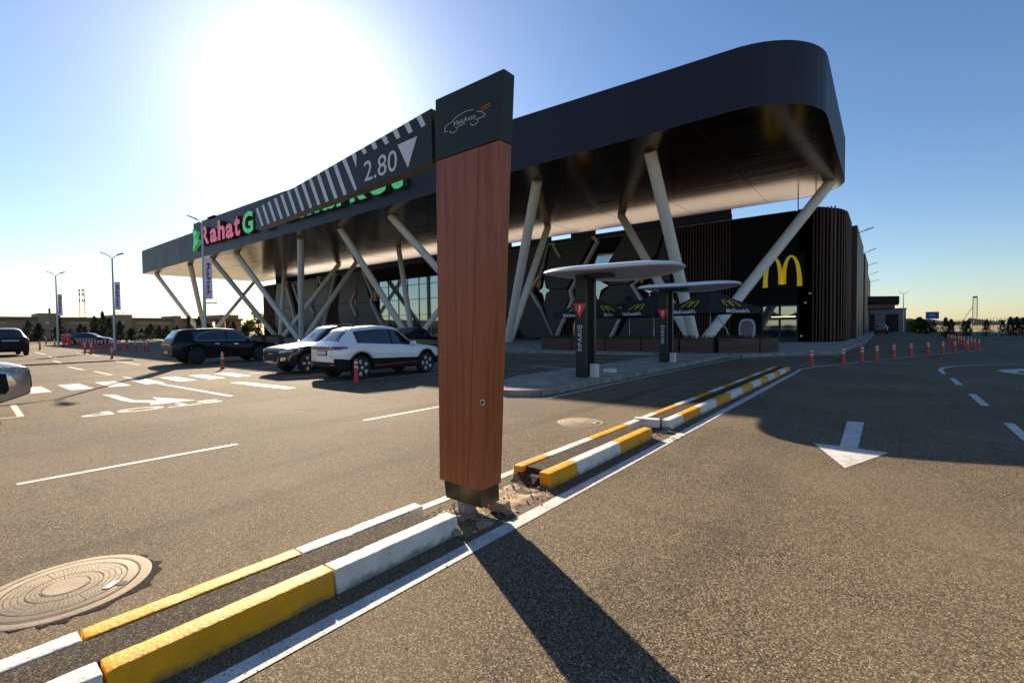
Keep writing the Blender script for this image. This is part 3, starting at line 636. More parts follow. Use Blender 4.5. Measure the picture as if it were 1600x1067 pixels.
# sign on the fascia: Rahat G...market
sg = thing('market_sign', 'pink and green raised market lettering on the canopy fascia', 'sign', (-63, 27.7, 15))
ys = 27.65
def letter(ch, x0, x1, z0, z1, m, side=None):
    mb = MB(); text_mb(mb, ch, (x0, ys, z0), (x1-x0, 0, 0), (0, 0, z1-z0), (0, .53, 0), .035, 0, 1)
    o = obj('letter', mb, [m, side or m], sg, True); return o
gs_ = mat('sign_green_side', (.02, .11, .04), .5)
for ch, x0, x1, z0, z1 in (('R', -85.54, -82.25, 15.16, 18.03), ('a', -81.9, -79.1, 15.09, 17.19), ('h', -78.82, -76.16, 15.09, 18.03), ('a', -75.88, -73.08, 14.95, 17.05), ('t', -72.94, -70.84, 14.9, 17.75)):
    letter(ch, x0+.7, x1+.6, z0, z1, K['pink'], K['pink_side'])
ww = [2.5, .9, 2.1, 2.1, 1.6, 3.2, 2.1, 1.6, 2.2, 2.1, 1.6]; x = -69.42
tot = sum(ww)+.28*10; k_ = (33.0)/tot
for ch, w in zip('Gipermarket', ww):
    zb_ = 14.83-.19*((x+70)/35); zt_ = zb_+(2.92 if ch in 'Gikt' else 2.1)
    if ch == 'p': zb_ -= .2
    letter(ch, x, x+w*k_, zb_, zt_, K['green'], gs_); x += (w+(1.6 if ch == 'G' else .28))*k_
lf = MB(); lf.prism([(-88.76, ys, 14.74), (-86.10, ys, 16.00), (-87.64, ys, 16.70), (-86.66, ys, 17.54), (-88.76, ys, 18.24), (-88.06, ys, 16.70)][::-1], (0, .53, 0)); obj('leaf_emblem', lf, [K['green']], sg, True)

# ------------------------------------------------------------------ the building
bld = thing('store_building', 'long dark store building with angular panels and wooden slats', 'building', (-58, 60, 0))
YB = 49.6
wall_out = [(-114, YB), (-4.6, YB)]
for i in range(0, 9):
    a = -math.pi/2+i*math.pi/16; wall_out.append((-6.2+3.3*math.cos(a)*1.0, YB+3.6+3.6*math.sin(a)))
wall_out += [(-2.9, 58), (-2.9, 150), (-114, 150)]
wm = MB(); wn = len(wall_out)
wm.prism([(x, y, .1) for x, y in wall_out], (0, 0, 11.9)); obj('wall', wm, K['wall_dark'], bld, True)
obj('parapet', MB().prism([(x, y, 12.002) for x, y in wall_out[1:-1]], (0, 0, .12)), K['wall_dark'], bld, True)
obj('roof_membrane', MB().prism([(x, y, 12.13) for x, y in [(-113.5, 50.0), (-6.5, 50.0), (-3.6, 54), (-3.4, 58), (-3.4, 149.5), (-113.5, 149.5)]], (0, 0, .03)), K['membrane'], bld, True)
for x0, x1 in ((-113, -47.9), (-44.2, -40.1), (-36.5, -32.5), (-27.5, -14.4)): obj('sky_gap_blocker', MB().box(x0, x1, 60, 60.3, 12.17, 15.9), K['wall_dark'], bld, True)  # dark boards added on the roof to block sky showing under the canopy edge
obj('sky_gap_blocker', MB().box(-113.3, -113.0, 52.2, 60, 12.17, 15.9), K['wall_dark'], bld, True)  # added return board, blocks the sky gap at the left end
obj('sky_gap_blocker', MB().box(-112.9, -14.4, 60.4, 60.6, 12.17, 15.0), K['wall_dark'], bld, True)  # lower added board, narrows the sky gaps left between the others
# slats: middle field, curved corner, far corners
def slat(x, y, ang, z0=.2, z1=12, w=.10, d=.14):
    c, s_ = math.cos(ang), math.sin(ang)
    pts = [(x+a*c-b*s_, y+a*s_+b*c) for a, b in ((-w/2, 0), (w/2, 0), (w/2, -d), (-w/2, -d))]
    me = MB().prism([(px-x, py-y, 0) for px, py in pts], (0, 0, z1-z0)).mesh('slat', K['slat']); return link('slat', me, bld, True, (x, y, z0))
for i in range(19): slat(-17.2+.29*i, YB-.04, 0)
for i in range(7): slat(-5.0+.27*i*.95, YB-.04+max(0, (i-4))*.03, 0, .2, 12)
for i in range(3, 15):
    a = -math.pi/2+i*math.pi/2/14; slat(-6.2+3.36*math.cos(a), YB+3.6+3.66*math.sin(a), a+math.pi/2, .2, 12)
for i in range(12): slat(-2.84, 54+.45*i, math.pi/2, .2, 12)
for i in range(14): slat(-113.6+.42*i, YB-.05, 0, .2, 12.0)
for i in range(9): slat(-40.4+.40*i, YB-.05, 0, .2, 4.0-max(0, i-2)*.55)
for i in range(13): slat(-86.4+.42*i, YB-.05, 0, .2, 12)
for i in range(7): slat(-31.2+.42*i, YB-.05, 0, .2, 5.6-i*.2)
# side pilasters and back volumes
obj('side_block', MB().box(-3.0, -2.35, 62, 78, .1, 12.2), K['slat'], bld, True)
obj('side_block', MB().box(-3.0, -2.33, 78.01, 80, .1, 12.2), K['facade'], bld, True)
obj('side_block', MB().box(-3.2, -2.35, 88, 104, .1, 12.3), K['slat'], bld, True)
obj('side_block', MB().box(-3.4, -2.65, 108, 136, .1, 11.6), K['grey_wall'], bld, True)
for i in range(3): obj('louvre', MB().box(-2.66, -2.6, 112, 128, 6.4+i*.8, 6.75+i*.8), K['frame'], bld, True)
for y in (68, 92): obj('side_door', MB().box(-2.36, -2.31, y, y+1.6, .2, 3.2), K['frame'], bld, True)
# bracket lamps at the roof edge
for y in (64, 82, 100, 118, 138):
    lm = MB().tube([(-2.9, y, 11.5), (-1.6, y-.4, 11.85)], .04, 8); o = obj('bracket_lamp', lm, K['frame'], bld, True)
    hd = MB().hexa([(-1.7, y-.55, 11.82), (-1.0, y-.7, 11.98), (-1.0, y-.45, 11.98), (-1.7, y-.3, 11.82)], [(-1.7, y-.55, 11.90), (-1.0, y-.7, 12.05), (-1.0, y-.45, 12.05), (-1.7, y-.3, 11.90)]); link('lamp_head', hd.mesh('lamp_head', K['steel']), o)
# angular facade panels (upper and lower halves, pinched at the joint)
def fpanel(pts, m=None, y=YB-.32, d=.30): obj('facade_panel', MB().prism([(x, y, z) for x, z in pts], (0, d, 0)), m or K['facade'], bld, True, bevel=.02)
def fin(pts, w=.42, y=YB-.62, d=.60):
    mb = MB(); P = [Vector(p) for p in pts]; o = len(mb.v)
    for (a, b) in zip(P, P[1:]):
        mb.prism([(a.x, y, a.y), (a.x+w, y, a.y), (b.x+w, y, b.y), (b.x, y, b.y)], (0, d, 0))
    obj('edge_fin', mb, K['fin'], bld, True)
JZ = 6.45
L_ = K['facade']; D_ = K['facade2']
fpanel([(-108, JZ+.04), (-100.2, JZ+.04), (-102.6, 12.0), (-106.4, 12.0)]); fpanel([(-107.6, .3), (-96.8, .3), (-100.0, JZ-.04), (-107.6, JZ-.04)])
fpanel([(-96.0, JZ+.04), (-92.0, JZ+.04), (-89.0, 10.5), (-88.2, 12.0), (-99.0, 12.0)]); fpanel([(-93.6, .3), (-90.2, .3), (-90.6, 4.8), (-92.0, JZ-.04), (-96.2, JZ-.04)])
fpanel([(-91.0, JZ+.04), (-85.4, JZ+.04), (-82.9, 12.0), (-87.4, 12.0)]); fpanel([(-89.8, .3), (-88.2, .3), (-85.6, JZ-.04), (-90.4, JZ-.04)])
fpanel([(-81.6, JZ+.04), (-77.5, JZ+.04), (-75.8, 8.5), (-74.5, 12.0), (-80.2, 12.0)]); fpanel([(-81.0, .3), (-75.4, .3), (-75.8, 4.3), (-77.5, JZ-.04), (-81.8, JZ-.04)])
fpanel([(-76.0, JZ+.04), (-71.2, JZ+.04), (-73.8, 12.0), (-74.3, 12.0), (-75.6, 8.5)]); fpanel([(-75.2, .3), (-66.9, .3), (-71.3, JZ-.04), (-76.0, JZ-.04), (-75.6, 4.3)])
for P in ([(-102.4, 12.4), (-99.8, 6.7)], [(-99.8, 6.7), (-97.2, .4)], [(-99.2, 11.6), (-96.0, 6.4)], [(-82.5, 12.3), (-84.9, 7.2)], [(-84.9, 7.2), (-88.1, .4)], [(-88.7, 12.3), (-87.5, 10.5)],
          [(-73.6, 12.2), (-70.6, 7.6)], [(-70.6, 7.6), (-71.2, 6.5)], [(-71.2, 6.5), (-66.7, .4)], [(-75.9, 8.5), (-77.4, 6.5)], [(-77.4, 6.5), (-75.8, 4.2)], [(-91.0, 8.2), (-92.0, 6.5)], [(-92.0, 6.5), (-90.6, 5.0)]): fin(P)
obj('orange_reveal', MB().box(-70.1, -69.3, YB-.5, YB-.02, 6.6, 8.3), K['orange'], bld, True)
obj('orange_reveal', MB().prism([(-76.2, YB-.4, 5.6), (-75.4, YB-.4, 6.5), (-76.2, YB-.4, 7.6)], (0, .38, 0)), K['orange'], bld, True)
# glass curtain wall
cw = obj('curtain_wall', MB().box(-69, -52, YB-.12, YB-.02, .2, 9.9), K['mirror_glass'], bld, True)
for x in (-68.9, -66.3, -63.6, -61.2, -58.4, -55.9, -53.2): link('mullion', MB().box(x-.05, x+.05, YB-.2, YB-.12, .2, 9.9).mesh('mullion', K['frame']), cw)
for z in (1.3, 3.95, 6.45, 8.8): link('transom', MB().box(-69, -52, YB-.19, YB-.121, z-.04, z+.04).mesh('transom', K['frame']), cw)
obj('facade_panel', MB().box(-69.5, -51.5, YB-.5, YB-.001, 9.9, 12), K['wall_dark'], bld, True)
# right group
fpanel([(-51.5, JZ+.04), (-42.5, JZ+.04), (-44, 12), (-51.5, 12)], D_); fpanel([(-51.5, .3), (-41.0, .3), (-42.6, JZ-.04), (-51.5, JZ-.04)], D_)
fpanel([(-41.8, JZ+.04), (-36.5, JZ+.04), (-34.6, 8.3), (-33.1, 12.0), (-41, 12.0)], D_); fpanel([(-40.6, 4.2), (-37.0, .3), (-32.7, .3), (-34.6, 4.2), (-36.5, JZ-.04), (-41.8, JZ-.04)], D_)
fpanel([(-33.3, JZ+.04), (-30.6, JZ+.04), (-27.0, 12.0), (-32.9, 12.0), (-34.0, 7.9)], D_); fpanel([(-32.4, .3), (-30.6, 4.6), (-30.2, 5.2), (-30.6, JZ-.04), (-33.3, JZ-.04), (-34.2, 4.6)], D_)
fpanel([(-24.9, JZ+.04), (-22.4, JZ+.04), (-19.3, 9.5), (-18.5, 12.0), (-23.0, 12.0), (-25.6, 8.2)], D_); fpanel([(-28.4, .3), (-24.9, .3), (-23.2, 2.6), (-20.9, 4.2), (-22.3, JZ-.04), (-24.9, JZ-.04), (-26.2, 4.9)], D_)
fpanel([(-24.0, .3), (-17.8, .3), (-17.8, JZ-.04), (-19.6, JZ-.04), (-20.3, 4.7), (-22.6, 2.6)], D_); fpanel([(-19.5, JZ+.04), (-17.8, JZ+.04), (-17.8, 12.0), (-18.2, 12), (-19.2, 9.0)], D_)
for P in ([(-34.7, 8.3), (-36.3, 6.5)], [(-36.3, 6.5), (-34.7, 4.2)], [(-32.8, 12.2), (-31.6, 10.3)], [(-27.1, 12.3), (-26.5, 11.6)], [(-26.5, 11.6), (-30.2, 6.1)], [(-30.2, 6.1), (-29.9, 5.0)], [(-29.9, 5.0), (-32.3, .5)],
          [(-20.4, 7.4), (-22.2, 6.3)], [(-22.2, 6.3), (-20.8, 4.1)], [(-23.7, 2.5), (-24.8, .5)]): fin(P, .30)
for P in ([(-33.1, 12.3), (-34.6, 8.3)], [(-34.6, 4.2), (-32.6, .5)]): fin(P, .05)
for cx, cz, a, b in ((-33.9, 6.35, .85, 1.35), (-26.3, 6.45, 1.35, 1.9), (-20.0, 5.6, .6, .9)):
    pts = []
    for k in range(4):
        A = [(a, 0), (0, b), (-a, 0), (0, -b)][k]; B = [(0, b), (-a, 0), (0, -b), (a, 0)][k]
        for t in (0, .25, .5, .75):
            q = .62 if t else 0; mx_ = A[0]*(1-t)+B[0]*t; mz = A[1]*(1-t)+B[1]*t; s_ = 1-.45*math.sin(math.pi*t); pts.append((cx+mx_*s_, cz+mz*s_))
    w_ = obj('star_window', MB().prism([(x, YB-.37, z) for x, z in pts], (0, .04, 0)), K['mirror_glass'], bld, True)
obj('facade_window', MB().prism([(x, YB-.12, z) for x, z in [(-26.9, 9.0), (-24.0, 8.9), (-23.3, 10.1), (-26.4, 10.2)]], (0, .06, 0)), K['mirror_glass'], bld, True)
obj('facade_window', MB().prism([(x, YB-.12, z) for x, z in [(-30.2, .3), (-26.5, .3), (-27.5, 3.4), (-29.4, 3.4)]], (0, .06, 0)), K['glass'], bld, True)
obj('interior_light', MB().box(-29.2, -27.8, YB-.16, YB-.13, 2.5, 3.1), K['lamp_in'], bld, True)
for x, z in ((-34.8, 7.3), (-20.9, 7.1)): obj('orange_reveal', MB().prism([(x, YB-.40, z-.75), (x+.45, YB-.40, z+.1), (x+.2, YB-.40, z+.8), (x-.35, YB-.40, z-.3)], (0, .07, 0)), K['orange'], bld, True)
# shop window/door and cameras on the black wall
dw = obj('entrance_door', MB().box(-9.15, -6.15, YB-.06, YB-.002, .2, 3.55), K['frame'], bld, True)
for x0, x1 in ((-9.0, -7.72), (-7.52, -6.28)):
    link('pane', MB().box(x0, x1, YB-.08, YB-.061, 1.6, 3.4).mesh('pane', K['mirror_glass']), dw); link('lower_pane', MB().box(x0, x1, YB-.078, YB-.061, .3, 1.5).mesh('lower_pane', K['glass']), dw)
link('lamp_strip', MB().box(-8.3, -6.35, YB-.10, YB-.085, 2.42, 2.47).mesh('lamp_strip', K['lamp_in']), dw)
for x, z in ((-5.25, 4.55), (-5.6, 3.75), (-5.9, .75)): obj('camera_dome', MB().lathe([(.12, .0), (.12, -.07), (.07, -.16), (0, -.18)], 12, c=(x, YB-.14, z)), K['reflector'], bld, True)
# arches sign
ar = thing('arches_sign', 'large yellow double arch letter on the black wall', 'sign', (-7.5, YB, 6.5))
obj('backing_panel', MB().box(-9.5, -5.6, YB-.14, YB-.01, 4.95, 8.3), K['wall_dark'], ar, True)
def arches(mb, O, R, U, d, mi=0):
    O, R, U, d = map(Vector, (O, R, U, d))
    for sgn in (0, 1):
        cl = []
        for i in range(25):
            t = i/24
            if t < .5: a = math.pi/2*(t/.5); x = .27-.215*math.cos(a)**.9 if False else .275-.215*math.cos(a); y = .965*math.sin(a)**.85
            else: a = math.pi/2*((1-t)/.5); x = .275+.190*math.cos(a); y = .08+.885*math.sin(a)**.85
            cl.append((x, y, .030+.033*(abs(t-.5)*2)**1.2 if t < .5 else .030+.033*(abs(t-.5)*2)**1.2))
        L = []; Rr_ = []
        for i, (x, y, w) in enumerate(cl):
            a = Vector(cl[max(i-1, 0)][:2]); b = Vector(cl[min(i+1, 24)][:2]); tt = (b-a)
            tt = Vector((tt.x*1.2, tt.y)).normalized(); nn = Vector((-tt.y, tt.x))
            L.append((x+nn.x*w, y+nn.y*w*.9)); Rr_.append((x-nn.x*w, y-nn.y*w*.9))
        L[0] = (L[0][0], 0); Rr_[0] = (Rr_[0][0], 0); L[-1] = (L[-1][0], .08); Rr_[-1] = (Rr_[-1][0], .08)
        for i in range(24):
            q = [L[i], L[i+1], Rr_[i+1], Rr_[i]]
            if sgn: q = [(1-x-.0, y) for x, y in q][::-1]
            mb.prism([O+R*x+U*y for x, y in q], d, mi)
    return mb
obj('arches', arches(MB(), (-9.0, YB-.30, 5.2), (3.15, 0, 0), (0, 0, 2.85), (0, .15, 0)), K['yellow'], ar, True)

# loading canopy and annex at the lane end
lc = thing('loading_canopy', 'dark flat canopy projecting over the lane end', 'canopy', (0, 112, 0))
obj('roof', MB().hexa([(-2.9, 112, 5.75), (2.1, 112, 5.55), (2.1, 124, 5.55), (-2.9, 124, 5.75)], [(-2.9, 112, 7.05), (2.1, 112, 6.85), (2.1, 124, 6.85), (-2.9, 124, 7.05)]), K['slat_dark'], lc, True)
obj('underside', MB().box(-2.9, 1.5, 113, 124, 4.75, 5.54), K['beige2'], lc, True)
obj('post', MB().box(-2.4, -2.1, 113, 113.3, .1, 4.8), K['frame'], lc, True)
an = thing('annex_building', 'low grey annex with two dark shutter doors', 'building', (0, 134, 0))
obj('wall', MB().box(-8, 3.55, 130, 142, 0, 4.9), K['grey_wall'], an, True); obj('parapet', MB().box(-8.1, 3.7, 129.9, 142.1, 4.901, 5.1), K['facade'], an, True)
for x0, x1 in ((-2.8, -1.7), (.2, 2.35)): obj('shutter_door', MB().box(x0, x1, 129.93, 130.05, .1, 3.85), K['slat_dark'], an, True)

# ------------------------------------------------------------------ order points (kiosks)
def egg(mb, r, t, n=40):
    rings = []
    prof = [(0, .17), (.5, .16), (.8, .13), (.93, .09), (.985, .04), (1.0, 0), (.985, -.03), (.95, -.035), (.94, .0), (.5, .02), (0, .03)]
    o = len(mb.v)
    for (q, z) in prof:
        for k in range(n):
            a = 2*math.pi*k/n; rr = r*q*(1+.06*math.cos(3*a)); mb.v.append((rr*math.cos(a), rr*.92*math.sin(a), z+.05*q*math.cos(2*a)))
    for i in range(len(prof)-1):
        for k in range(n): mb.f.append((o+i*n+k, o+i*n+(k+1) % n, o+(i+1)*n+(k+1) % n, o+(i+1)*n+k)); mb.m.append(0)
    return mb
def kiosk(x, y, label):
    t = thing('order_point', label, 'order kiosk', (x, y, .145), 0, 'drive-through order points')
    obj('post', MB().box(-.17, .17, 0, .13, 0, 3.08), K['panel_green'], t, bevel=.01)
    obj('screen_post', MB().box(-.10, .24, .42, .56, 0, 3.08), K['frame'], t, bevel=.01)
    obj('intercom_box', MB().box(.19, .42, .22, .40, 0.0, .40), K['kerb_white'], t, bevel=.02)
    ca = obj('roof_disc', egg(MB(), 2.0, .16), K['disc'], t, smooth=50); ca.location = (.82, .40, 3.10)
    obj('roof_arm', MB().box(-.15, .9, .1, .5, 2.98, 3.08), K['frame'], t, bevel=.01)
    tr = obj('number_sign', MB().prism([(-.225, -.03, 2.22), (.225, -.03, 2.22), (.0, -.03, 1.77)], (0, .028, 0)), K['red'], t)
    link('numeral', MB().prism([(-.04, -.034, 1.96), (.005, -.034, 1.96), (.05, -.034, 2.17), (.012, -.034, 2.17), (-.05, -.034, 2.12), (-.042, -.034, 2.085), (-.008, -.034, 2.11)], (0, .003, 0)).mesh('numeral', K['white_print']), tr)
    obj('lettering', text_mb(MB(), 'SIFARIŞ', (.085, -.004, .78), (0, 0, .80), (-.18, 0, 0), (0, .003, 0), .0), K['white_print'], t)
    return t
k1 = kiosk(-7.14, 12.25, 'nearer order post with round pale roof on the concrete island')
k2 = copy_tree(k1); k2.location = (-7.27, 19.3, .145); k2['label'] = 'farther order post with round pale roof on the concrete island'
wb = obj('white_box', MB().box(-.18, .18, -.15, .15, 0, .12), K['kerb_white'], bevel=.02); wb.location = (-7.15, 14.2, .145); tag(wb, 'low white box on the island behind the nearer order post', 'box')

# ------------------------------------------------------------------ planters
def tufts(name, x0, x1, y0, y1, z, n, m, parent, h=.35, seed=0):
    random.seed(seed); mb = MB()
    for _ in range(n):
        x, y = random.uniform(x0, x1), random.uniform(y0, y1); a = random.uniform(0, 6.3); hh = h*random.uniform(.4, 1); w = .03
        dx, dy = math.cos(a), math.sin(a); l = random.uniform(.05, .22)
        mb.add([(x-dy*w, y+dx*w, z), (x+dy*w, y-dx*w, z), (x+dx*l*.6+dy*w, y+dy*l*.6-dx*w, z+hh*.7), (x+dx*l, y+dy*l, z+hh)], [(0, 1, 2), (0, 2, 3)])
    o = link(name, mb.mesh(name, m, fix=False), parent); o['kind'] = 'stuff'; return o
def planter(x, y, L, rz, label, seed):
    t = thing('wooden_planter', label, 'planter', (x, y, .15), rz, 'wooden planters in front of the restaurant')
    obj('liner', MB().box(.03, L-.03, .03, .62, .02, .70), K['slat_dark'], t)
    for k in range(5): obj('plank', MB().box(0, L, 0, .028, .02+.155*k, .165+.155*k), K['planter'], t)
    for k in range(5): obj('plank', MB().box(L-.028, L, .03, .65, .02+.155*k, .165+.155*k), K['planter'], t)
    for k in range(5): obj('plank', MB().box(0, .028, .03, .65, .02+.155*k, .165+.155*k), K['planter'], t)
    tufts('foliage', .05, L-.05, .08, .6, .66, int(170*L/2), K['foliage_mid'], t, .42, seed)
    return t
def lbl(i, n): return ['leftmost', 'second', 'third', 'fourth', 'fifth', 'sixth', 'seventh'][i]
xs = [-18.34, -16.0, -13.7, -11.4, -9.2]
for i in range(4):
    x0, x1 = xs[i], xs[i+1]; yy0 = 26.2+(x0+18.34)*.075
    planter(x0, yy0, (x1-x0)-.05, .075, '%s brown timber planter of the row in front of the umbrellas' % lbl(i, 0), i)
planter(-9.15, 26.9, 1.75, .075, 'timber planter left of the dark gap in the planter row', 5)
planter(-7.15, 27.35, 2.35, rad(43.5), 'timber planter right of the dark gap in the planter row', 6)
planter(-5.40, 29.05, 1.35, rad(58), 'short timber planter at the right end of the row', 7)
for x, y, L in ((-62, 25.2, 3.2), (-57.5, 25.2, 3.2), (-67, 25.2, 3.2)):
    planter(x, y, L, 0, {-62: 'middle planter behind the dark parked cars', -57.5: 'planter nearest the brown suv bonnet', -67: 'left planter behind the black wagon'}[x], int(-x))

# ------------------------------------------------------------------ umbrellas
def umbrella(x, y, rz, label, s=1.95):
    t = thing('patio_umbrella', label, 'umbrella', (x, y, .15), rz, 'dark patio umbrellas behind the planters')
    obj('pole', MB().tube([(0, 0, 0), (0, 0, 3.5)], .03, 10), K['kerb_white'], t, smooth=40)
    obj('base', MB().box(-.35, .35, -.35, .35, 0, .12), K['concrete'], t)
    cm = MB(); zt, ze = 3.72, 2.48
    nseg = 6
    for k in range(4):
        c_, s_ = math.cos(k*math.pi/2), math.sin(k*math.pi/2)
        def rot(p): return (p[0]*c_-p[1]*s_, p[0]*s_+p[1]*c_, p[2])
        for i in range(nseg):
            for j in range(4):
                q = []
                for (u, v) in ((i, j), (i+1, j), (i+1, j+1), (i, j+1)):
                    f_ = v/4; w = (u/nseg*2-1); sag = .10*math.sin(math.pi*f_)+.07*f_*(1-w*w)
                    q.append(rot((w*s*f_, -s*f_, zt-(zt-ze)*f_-sag+.0)))
                cm.add(q, [(0, 1, 2, 3)])
        cm.add([rot((-s, -s, ze)), rot((s, -s, ze)), rot((s, -s-.01, ze-.27)), rot((-s, -s-.01, ze-.27))], [(0, 1, 2, 3)])
    obj('canopy', cm, K['canvas'], t, smooth=25)
    ve = MB(); ve.lathe([(.42, 3.66), (.0, 3.92)], 8); obj('vent', ve, K['canvas'], t)
    for k in range(4):
        c_, s_ = math.cos(k*math.pi/2), math.sin(k*math.pi/2)
        def rt_(p): return Vector((p[0]*c_-p[1]*s_, p[0]*s_+p[1]*c_, p[2]))
        def dv(p): return rt_(p)
        obj('lettering', text_mb(MB(), "McDonald's", rt_((-.85, -s-.02, ze-.25)), dv((1.7, 0, 0)), dv((0, 0, .22)), dv((0, .004, 0)), .02), K['white_print'], t)
        if k in (0, 1, 3): obj('arches', arches(MB(), rt_((-.55, -s*.86-.05, ze+.12)), dv((1.1, 0, 0)), dv((0, .58, .40)), dv((0, .02, -.02))), K['ytext'], t)
    return t
u1 = umbrella(-16.3, 29.6, rad(-16), 'dark umbrella behind the nearer order post')
for x, y, rz, lab in ((-15.0, 33.0, -20, 'smallest dark umbrella, farthest back between the two order posts'), (-12.0, 30.2, -23, 'dark umbrella half hidden by the farther order post'), (-8.05, 28.9, -29, 'large dark umbrella nearest the slanting column foot')):
    u = copy_tree(u1); u.location = (x, y, .15); u.rotation_euler = (0, 0, rad(rz)); u['label'] = lab
ov = thing('oval_display', 'white rimmed oval display board beyond the planters', 'display board', (-7.15, 34, .15))
pts = [(.5*math.copysign(abs(math.cos(a))**.7, math.cos(a)), 1.25+.72*math.copysign(abs(math.sin(a))**.7, math.sin(a))) for a in [i*math.pi/12 for i in range(24)]]
obj('rim', MB().prism([(x, 0, z) for x, z in pts], (0, .12, 0)), K['fin'], ov); obj('face', MB().prism([(x*.78, -.02, 1.25+(z-1.25)*.82) for x, z in pts], (0, .02, 0)), K['grey_wall'], ov)
obj('stand', MB().box(-.3, .3, -.1, .25, 0, .5), K['fin'], ov)
# heater hoop
hp = obj('curved_pole', MB().tube([(0, 0, 0), (.1, 0, .6), (-.1, 0, 1.3), (-.55, 0, 2.0)], .035, 8), K['fin'], smooth=40); hp.location = (-7.4, 30.3, .15); tag(hp, 'thin white bent pole beside the large umbrella', 'pole')

OR = ['first', 'second', 'third', 'fourth', 'fifth', 'sixth', 'seventh', 'eighth', 'ninth', 'tenth', 'eleventh', 'twelfth', 'thirteenth', 'fourteenth', 'fifteenth', 'sixteenth', 'seventeenth', 'eighteenth', 'nineteenth', 'twentieth']
OR += ['twenty-'+w for w in OR[:9]]+['thirtieth']+['thirty-'+w for w in OR[:9]]
# ------------------------------------------------------------------ bollards
def bollard(x, y, label, group, s=1.0, base=False):
    t = thing('traffic_bollard', label, 'bollard', (x, y, 0), 0, group)
    obj('body', MB().lathe([(.105*s, 0), (.105*s, .02), (.075*s, .05), (.058*s, .28*s), (.048*s, .70*s), (.03*s, .735*s), (0, .74*s)], 14), K['post'], t, smooth=35)
    for z in (.36, .49, .62): obj('reflective_band', MB().lathe([(.0565*s, z*s-.028), (.0545*s, z*s+.028)], 14), K['reflector'], t, smooth=35)
    return t
G1, G2, G3 = 'red bollards in front of the lane', 'red bollards lining the lane side', 'red bollards across the far car park'
b0 = bollard(-2.25, 21.9, 'red white banded bollard nearest the median end', G1)
fr = [(-1.33, 24.0), (-.75, 25.6), (-.26, 27.2), (.37, 28.9), (1.07, 31.2), (1.82, 33.0), (2.52, 34.8), (3.12, 36.2), (3.85, 38.3), (4.59, 40.7)]
ordn = ['second', 'third', 'fourth', 'fifth', 'sixth', 'seventh', 'eighth', 'ninth', 'tenth', 'last']
for i, (x, y) in enumerate(fr):
    b = copy_tree(b0); b.location = (x, y, 0); b['label'] = '%s red bollard from the left in the front row' % ordn[i]
for i in range(10):
    b = copy_tree(b0); b.location = (4.6+.02*(i % 3), 42.5+1.8*i, 0); b['label'] = '%s red bollard of the side row, counted from its near end' % OR[i]; b['group'] = G2
near = [(-12.9, 8.35, 'red bollard in front of the white suv rear wheel'), (-22.2, 7.9, 'red bollard left of the brown suv front'), (-36.6, 7.0, 'red bollard behind the black wagon bumper')]
GP = [(133, 553), (143, 554)]
for x, y, lab in near:
    b = copy_tree(b0); b.location = (x, y, 0); b['label'] = lab; b['group'] = G3
def gp(px, py):
    d = rt*((px-800)/730)-up*((py-533.5)/730)+fwd; t = -EYE/d.z; return d.x*t, d.y*t
far = [(121.7, 542.5), (126, 542.5), (131, 543), (135, 543), (140, 544), (144, 544), (149.5, 544.5), (154, 544.5), (160, 545), (165, 545), (171.5, 545), (175, 545.5), (183.5, 545.5), (187, 546), (197, 547), (199.5, 546.5), (211.7, 548), (225.5, 549), (230.5, 549),
       (133, 553), (143, 554), (62.5, 547), (72.5, 538.5), (85.5, 540.5)]
for fi, (px, py) in enumerate(sorted(far)):
    x, y = gp(px, py); b = copy_tree(b0); b.location = (x, y, 0); b.scale = (1.15, 1.15, 1.25); b['label'] = '%s bollard from the left in the far car park cluster' % OR[fi]; b['group'] = G3
for px, py, lab in ((100, 541.5, 'left red barrier box by the lamp post'), (108, 541, 'right red barrier box by the lamp post')):
    x, y = gp(px, py); t = thing('barrier_box', lab, 'barrier', (x, y, 0)); obj('cabinet', MB().box(-.13, .13, -.13, .13, 0, 1.35), K['red'], t, bevel=.03); obj('cap', MB().box(-.18, .18, -.18, .18, 1.35, 1.40), K['reflector'], t)
# cable / speed hump
sh = obj('floor_cable', MB().tube([(-33.2, 1.0, .02), (-33.5, 3.3, .03), (-33.8, 7.4, .02)], .035, 8), K['rubber']); tag(sh, 'thin black cable lying across the left car park', 'cable')

# ------------------------------------------------------------------ lamp posts
def lamp(x, y, h, rz, label, banner=True, txt=True):
    t = thing('lamp_post', label, 'lamp post', (x, y, 0), rz, 'double headed lamp posts')
    obj('pole', MB().tube([(0, 0, 0), (0, 0, h-.5)], [.11, .055], 12), K['steel'], t, smooth=40)
    obj('base', MB().box(-.3, .3, -.3, .3, 0, .12), K['concrete'], t)
    for s_ in (-1, 1):
        a = obj('arm', MB().tube([(0, 0, h-.5), (s_*.22, 0, h-.28), (s_*.42, 0, h-.16)], .035, 8), K['steel'], t, smooth=40)
        link('lamp_head', MB().hexa([(s_*.38, -.13, h-.20), (s_*.80, -.13, h-.04), (s_*.80, .13, h-.04), (s_*.38, .13, h-.20)], [(s_*.38, -.13, h-.12), (s_*.80, -.13, h+.03), (s_*.80, .13, h+.03), (s_*.38, .13, h-.12)]).mesh('lamp_head', K['frame']), a)
    if banner:
        bn = obj('banner', MB().box(.10, .50, -.012, .012, 3.55, 6.0), K['banner'], t)
        link('banner_lettering', text_mb(MB(), 'Rahat', (.19, -.016, 5.7), (0, 0, -1.9), (.22, 0, 0), (0, .002, 0), .03).mesh('banner_lettering', K['pink_side']), bn)
        obj('side_camera', MB().tube([(0, 0, 3.3), (.5, 0, 3.35), (.75, 0, 3.3)], .04, 8), K['steel'], t)
    return t
